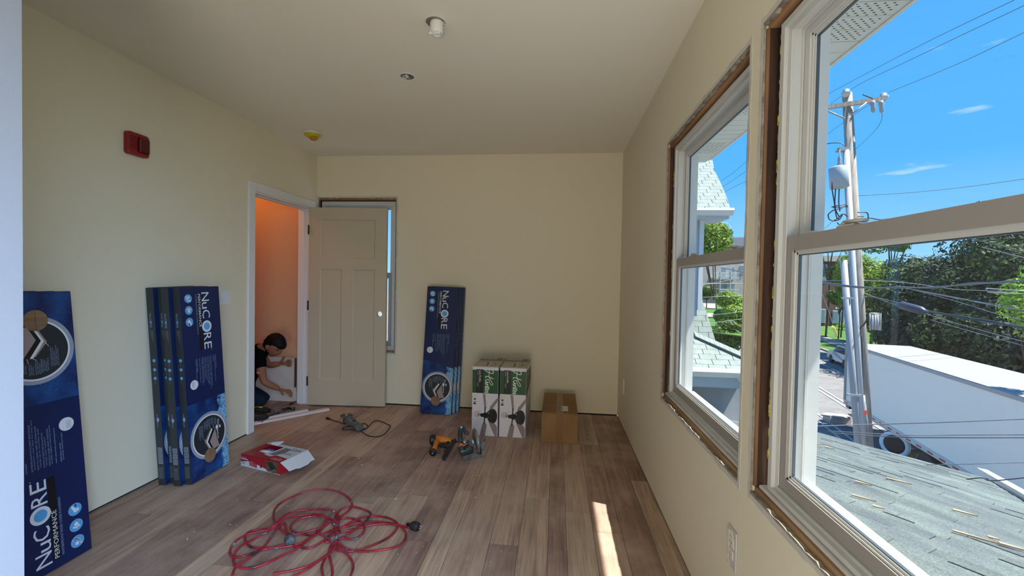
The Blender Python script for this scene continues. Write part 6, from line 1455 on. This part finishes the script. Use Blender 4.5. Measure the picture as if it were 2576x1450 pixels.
# ---------------------------------------------------------------- brick building
MT['brick'] = mat('dark_red_brick', (.13, .055, .05), .9, col2=(.17, .08, .07), scale=6)
MT['paneblue'] = mat('distant_window_pane', (.20, .27, .32), .15)
def pbox(q, x0, y0, x1, y1, Y, d, m=0):
    a = P(x0, y1, 1, Y); b_ = P(x1, y0, 1, Y); q.box((min(a.x, b_.x), Y, min(a.z, b_.z)), (max(a.x, b_.x), Y+d, max(a.z, b_.z)), m)
YB2 = 76
o = P(2090, 826, 1, YB2); t = thing('brick_apartment_house', 'dark red brick house with white windows across the street', 'building', (o.x, YB2, GZ))
q = MB(); pbox(q, 1960, 655, 2168, 826, YB2, 12); q.build('brick_wall', MT['brick'], t)
q = MB(); pbox(q, 1950, 645, 2176, 656, YB2-.5, 10); q.build('cornice', mat('cream_cornice', (.50, .44, .38), .8), t)
for (x0, y0, x1, y1) in ((2070, 668, 2080, 704), (2066, 780, 2076, 811), (2096, 784, 2124, 812), (2030, 668, 2044, 704), (2030, 780, 2044, 812), (2105, 668, 2120, 704)):
    q = MB(); pbox(q, x0-1.5, y0-2, x1+1.5, y1+2, YB2-.12, .12); f_ = q.build('window_frame', MT['vinyl'], t)
    if x1-x0 > 20:
        for a in ((x0, (x0+x1)/2-1), ((x0+x1)/2+1, x1)):
            q = MB(); pbox(q, a[0], y0, a[1], y1, YB2-.16, .05); q.build('pane', MT['paneblue'], f_)
    else:
        for a in ((y0, (y0+y1)/2-.6), ((y0+y1)/2+.6, y1)):
            q = MB(); pbox(q, x0, a[0], x1, a[1], YB2-.16, .05); q.build('pane', MT['paneblue'], f_)
q = MB(); pbox(q, 2102, 774, 2112, 778, YB2-.05, .05); q.build('wall_vent', MT['vinyl'], t)

# ---------------------------------------------------------------- balcony apartments seen through the far window
YA = 58; o = P(1820, 790, 1, YA); t = thing('balcony_apartments', 'tan apartment block with white railed balconies beyond the trees', 'building', (o.x, YA, o.z))
q = MB(); pbox(q, 1752, 640, 1905, 775, YA, 8); q.build('wall', mat('tan_siding', (.42, .37, .31), .9, var=.06, scale=1), t)
for i, (zt_, zb_) in enumerate(((700, 706), (742, 748))):
    q = MB(); pbox(q, 1796, zt_, 1860, zb_-3, YA-1.8, 1.8); q.build('balcony_floor', mat('grey_balcony', (.40, .42, .42), .8), t)
    q = MB(); pbox(q, 1796, zt_-14, 1860, zt_-13, YA-1.8, .06); pbox(q, 1796, zt_-2, 1860, zt_-1, YA-1.8, .06); rail = q.build('balcony_rail', MT['vinyl'], t)
    for k in range(22): q = MB(); pbox(q, 1797+k*2.85, zt_-13, 1797.9+k*2.85, zt_-1, YA-1.8, .05); q.build('baluster', MT['vinyl'], rail)
for x in (1812, 1838): q = MB(); pbox(q, x, 640, x+1.8, 745, YA-1.85, .2); q.build('balcony_post', MT['vinyl'], t)
for (x0, y0, x1, y1) in ((1798, 720, 1806, 734), (1817, 672, 1828, 688), (1842, 672, 1849, 690), (1820, 716, 1830, 730), (1842, 714, 1850, 730), (1862, 668, 1872, 690)):
    q = MB(); pbox(q, x0, y0, x1, y1, YA-.08, .08); w_ = q.build('window', MT['vinyl'], t); q = MB(); pbox(q, x0+.8, y0+.8, x1-.8, y1-.8, YA-.12, .05); q.build('pane', MT['paneblue'], w_)
# rising lawn with pale paths in front of it
def terr(name, lb, pts, Z, m, cat='lawn'):
    q = MB(); q.prism([P(x, y, 2, Z) for x, y in pts], (0, 0, -.06)); return fixn(solo(q, name, m, lb, cat))
g1 = P(1800, 765, 1, 56).z
terr('raised_lawn', 'sloping lawn in front of the balcony apartments', [(1740, 830), (1740, 766), (1900, 766), (1900, 850)], g1, MT['grass'])
terr('pale_path', 'upper pale path across the lawn by the apartments', [(1765, 763+12), (1768, 763), (1800, 764), (1800, 776)], g1+.1, MT['conc'], 'path'); terr('pale_path', 'lower pale path across the lawn, wider', [(1778, 797), (1780, 788), (1812, 789), (1812, 798)], g1+.1, MT['conc'], 'path')
q = MB(); pbox(q, 1838, 598, 1912, 830, 70, 8); solo(q, 'grey_roofed_house', mat('mauve_grey_roof', (.30, .28, .30), .9), 'grey house roof behind the leafy tree, above the far rail', 'building')

# ---------------------------------------------------------------- trees
MT['bark'] = mat('bark', (.10, .075, .055), .95, bump=.6, bscale=20)
LM = {'lime': leaf_mat('lime_leaves', (.10, .20, .015), (.34, .44, .06)), 'mid': leaf_mat('mid_leaves', (.045, .10, .015), (.20, .28, .05)), 'dark': leaf_mat('shadowed_leaves', (.006, .018, .012), (.12, .19, .045)), 'deep': leaf_mat('deep_shade_leaves', (.005, .015, .014), (.06, .10, .04)), 'maple': leaf_mat('maple_leaves', (.18, .34, .03), (.40, .55, .10))}  # dark and deep carry the crowns' shadow gaps in their leaf colour
def tree(lb, c, rad, ground, kind, n, leaf, seed, group=None, cat='tree', nm='leafy_tree', blobs=16):
    r = np.random.RandomState(seed); c = Vector(c); t = thing(nm, lb, cat, (c.x, c.y, ground), group=group)
    rx, ry, rz = rad if isinstance(rad, tuple) else (rad, rad, rad)
    B = []
    for k in range(blobs):
        d = r.normal(size=3); d /= np.linalg.norm(d); f_ = r.uniform(.35, .74); B.append((np.array([d[0]*rx*f_, d[1]*ry*f_, d[2]*rz*f_]), r.uniform(.28, .46)))
    B.append((np.zeros(3), .55))
    k = r.randint(len(B), size=n); cen = np.array([B[i][0] for i in k]); sc = np.array([B[i][1] for i in k])
    d = r.normal(size=(n, 3)); d /= np.linalg.norm(d, axis=1)[:, None]; f_ = r.uniform(.72, 1.05, n)[:, None]
    pos = cen+d*f_*sc[:, None]*np.array([rx, ry, rz]); u = r.normal(size=(n, 3)); u -= d*(u*d).sum(1)[:, None]*.7; u /= np.linalg.norm(u, axis=1)[:, None]
    v = np.cross(d, u)+.35*r.normal(size=(n, 3)); v /= np.linalg.norm(v, axis=1)[:, None]; s_ = leaf*r.uniform(.6, 1.3, n)[:, None]
    pos[:, 2] += c.z-ground
    q0 = pos-u*s_; q1 = pos+v*s_*.5+u*s_*.1; q2 = pos+u*s_; q3 = pos-v*s_*.5+u*s_*.1
    V = np.stack([q0, q1, q2, q3], 1).reshape(-1, 3)
    me = bpy.data.meshes.new('foliage'); me.vertices.add(4*n); me.vertices.foreach_set('co', V.ravel()); me.loops.add(4*n); me.loops.foreach_set('vertex_index', np.arange(4*n)); me.polygons.add(n); me.polygons.foreach_set('loop_start', np.arange(n)*4); me.polygons.foreach_set('loop_total', np.full(n, 4)); me.update(); me.materials.append(LM[kind])
    o = bpy.data.objects.new('foliage', me); COL.objects.link(o); o.parent = t; o['kind'] = 'stuff'
    q = MB(); h = c.z-ground
    q.tube([(0, 0, 0), (0.02*h, 0, h*.5), (0, .02*h, h)], .1, 8, rad=[max(.05, rx*.038), max(.04, rx*.03), .03])
    for j in range(4):
        b_ = B[j][0]; q.tube([(0, 0, h*.6), (b_[0]*.5, b_[1]*.5, h*.8+b_[2]*.4), (b_[0], b_[1], h+b_[2])], .05, 6, rad=[rx*.03, rx*.02, .01])
    q.build('trunk', MT['bark'], t, world=False)
    return t
def at(px, py, Y): return P(px, py, 1, Y)
tree('bright green rounded tree just behind the pole in the lower pane', at(2195, 708, 44), (3.7, 3.3, 3.3), GZ, 'lime', 14000, .15, 1, nm='rounded_tree')
tree('darker hanging lower part tree behind the splice box, below the rounded tree', at(2212, 785, 38), (2.6, 2.4, 2.2), GZ, 'mid', 7000, .15, 2)
tree('green tree before the brick house, left of the pole', at(2120, 700, 60), (2.5, 2.2, 2.4), GZ, 'mid', 6000, .15, 3)
tree('shaded lower tree before the brick house', at(2112, 748, 58), (2.1, 1.8, 1.1), GZ, 'mid', 4000, .15, 4)
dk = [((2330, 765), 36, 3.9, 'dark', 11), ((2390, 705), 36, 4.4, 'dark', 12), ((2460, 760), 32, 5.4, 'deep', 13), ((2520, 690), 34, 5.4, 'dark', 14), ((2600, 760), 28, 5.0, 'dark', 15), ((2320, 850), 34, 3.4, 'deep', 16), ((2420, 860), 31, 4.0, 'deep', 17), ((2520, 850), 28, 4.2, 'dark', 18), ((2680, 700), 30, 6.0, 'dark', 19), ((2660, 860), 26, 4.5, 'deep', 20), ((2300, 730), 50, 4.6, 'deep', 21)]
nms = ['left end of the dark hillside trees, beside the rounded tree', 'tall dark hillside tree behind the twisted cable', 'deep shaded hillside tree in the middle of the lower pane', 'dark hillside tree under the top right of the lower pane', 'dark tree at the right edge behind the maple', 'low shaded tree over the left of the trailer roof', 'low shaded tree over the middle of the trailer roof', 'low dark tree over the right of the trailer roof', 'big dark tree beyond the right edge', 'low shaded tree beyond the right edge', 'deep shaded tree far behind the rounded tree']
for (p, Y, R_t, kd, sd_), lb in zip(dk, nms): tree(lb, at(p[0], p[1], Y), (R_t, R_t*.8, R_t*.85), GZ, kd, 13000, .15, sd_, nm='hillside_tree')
tree('bright yellow green maple at the right edge of the lower pane', at(2610, 760, 13), (1.25, 1.0, 1.35), GZ, 'maple', 3500, .075, 31, nm='maple_tree')
tree('distant tree top standing above the rail at the right', at(2512, 540, 60), (3.0, 3.0, 2.7), GZ, 'mid', 2600, .3, 32, nm='distant_tree')
tree('light green tree crown just above the rail, right of the pole', at(2245, 600, 55), (3.6, 3.2, 2.2), GZ, 'lime', 4000, .26, 33, nm='distant_tree')
tree('light green tree crown just above the rail, left of the pole', at(2085, 612, 60), (3.2, 3, 1.6), GZ, 'lime', 2500, .26, 34, nm='distant_tree')
tree('leafy light green tree beside the grey house in the far upper pane', at(1800, 610, 30), (1.55, 1.5, 1.75), GZ, 'lime', 6000, .10, 35, nm='roadside_tree')
tree('big sunny green tree filling the right of the far lower pane', at(1856, 785, 26), (1.45, 1.4, 1.35), GZ, 'lime', 9000, .09, 36, nm='roadside_tree')
tree('lower green tree under the big one in the far lower pane', at(1838, 845, 24), (1.3, 1.3, .9), GZ, 'mid', 6000, .09, 37, nm='roadside_tree')
tree('pale small tree before the apartment balconies', at(1778, 735, 45), (1.1, 1.1, .9), at(1785, 775, 45).z, 'mid', 2200, .14, 38, nm='roadside_tree')
tree('dark shaded bush below the pale paths in the far lower pane', at(1822, 828, 30), (1.2, 1.2, .7), GZ, 'dark', 3000, .10, 39, cat='bush', nm='shaded_bush')
tree('small bright shrub at the corner of the brick house', at(2120, 820, 70), (1.3, .9, .5), GZ, 'maple', 500, .12, 40, cat='bush', nm='garden_shrub')
tree('bright shrub at the foot of the hillside trees, right of the splice box', at(2208, 850, 37), (.8, .8, .6), GZ, 'maple', 500, .12, 41, cat='bush', nm='garden_shrub')
q = MB(); q.prism([(37, 41, GZ), (60, 15, GZ), (95, 50, GZ+1), (56, 66, GZ+1)], (0, 0, 3.0)); 
fixn(solo(q, 'wooded_bank', mat('bank_soil', (.05, .05, .035), .95), 'dark soil bank under the hillside trees', 'bank'))
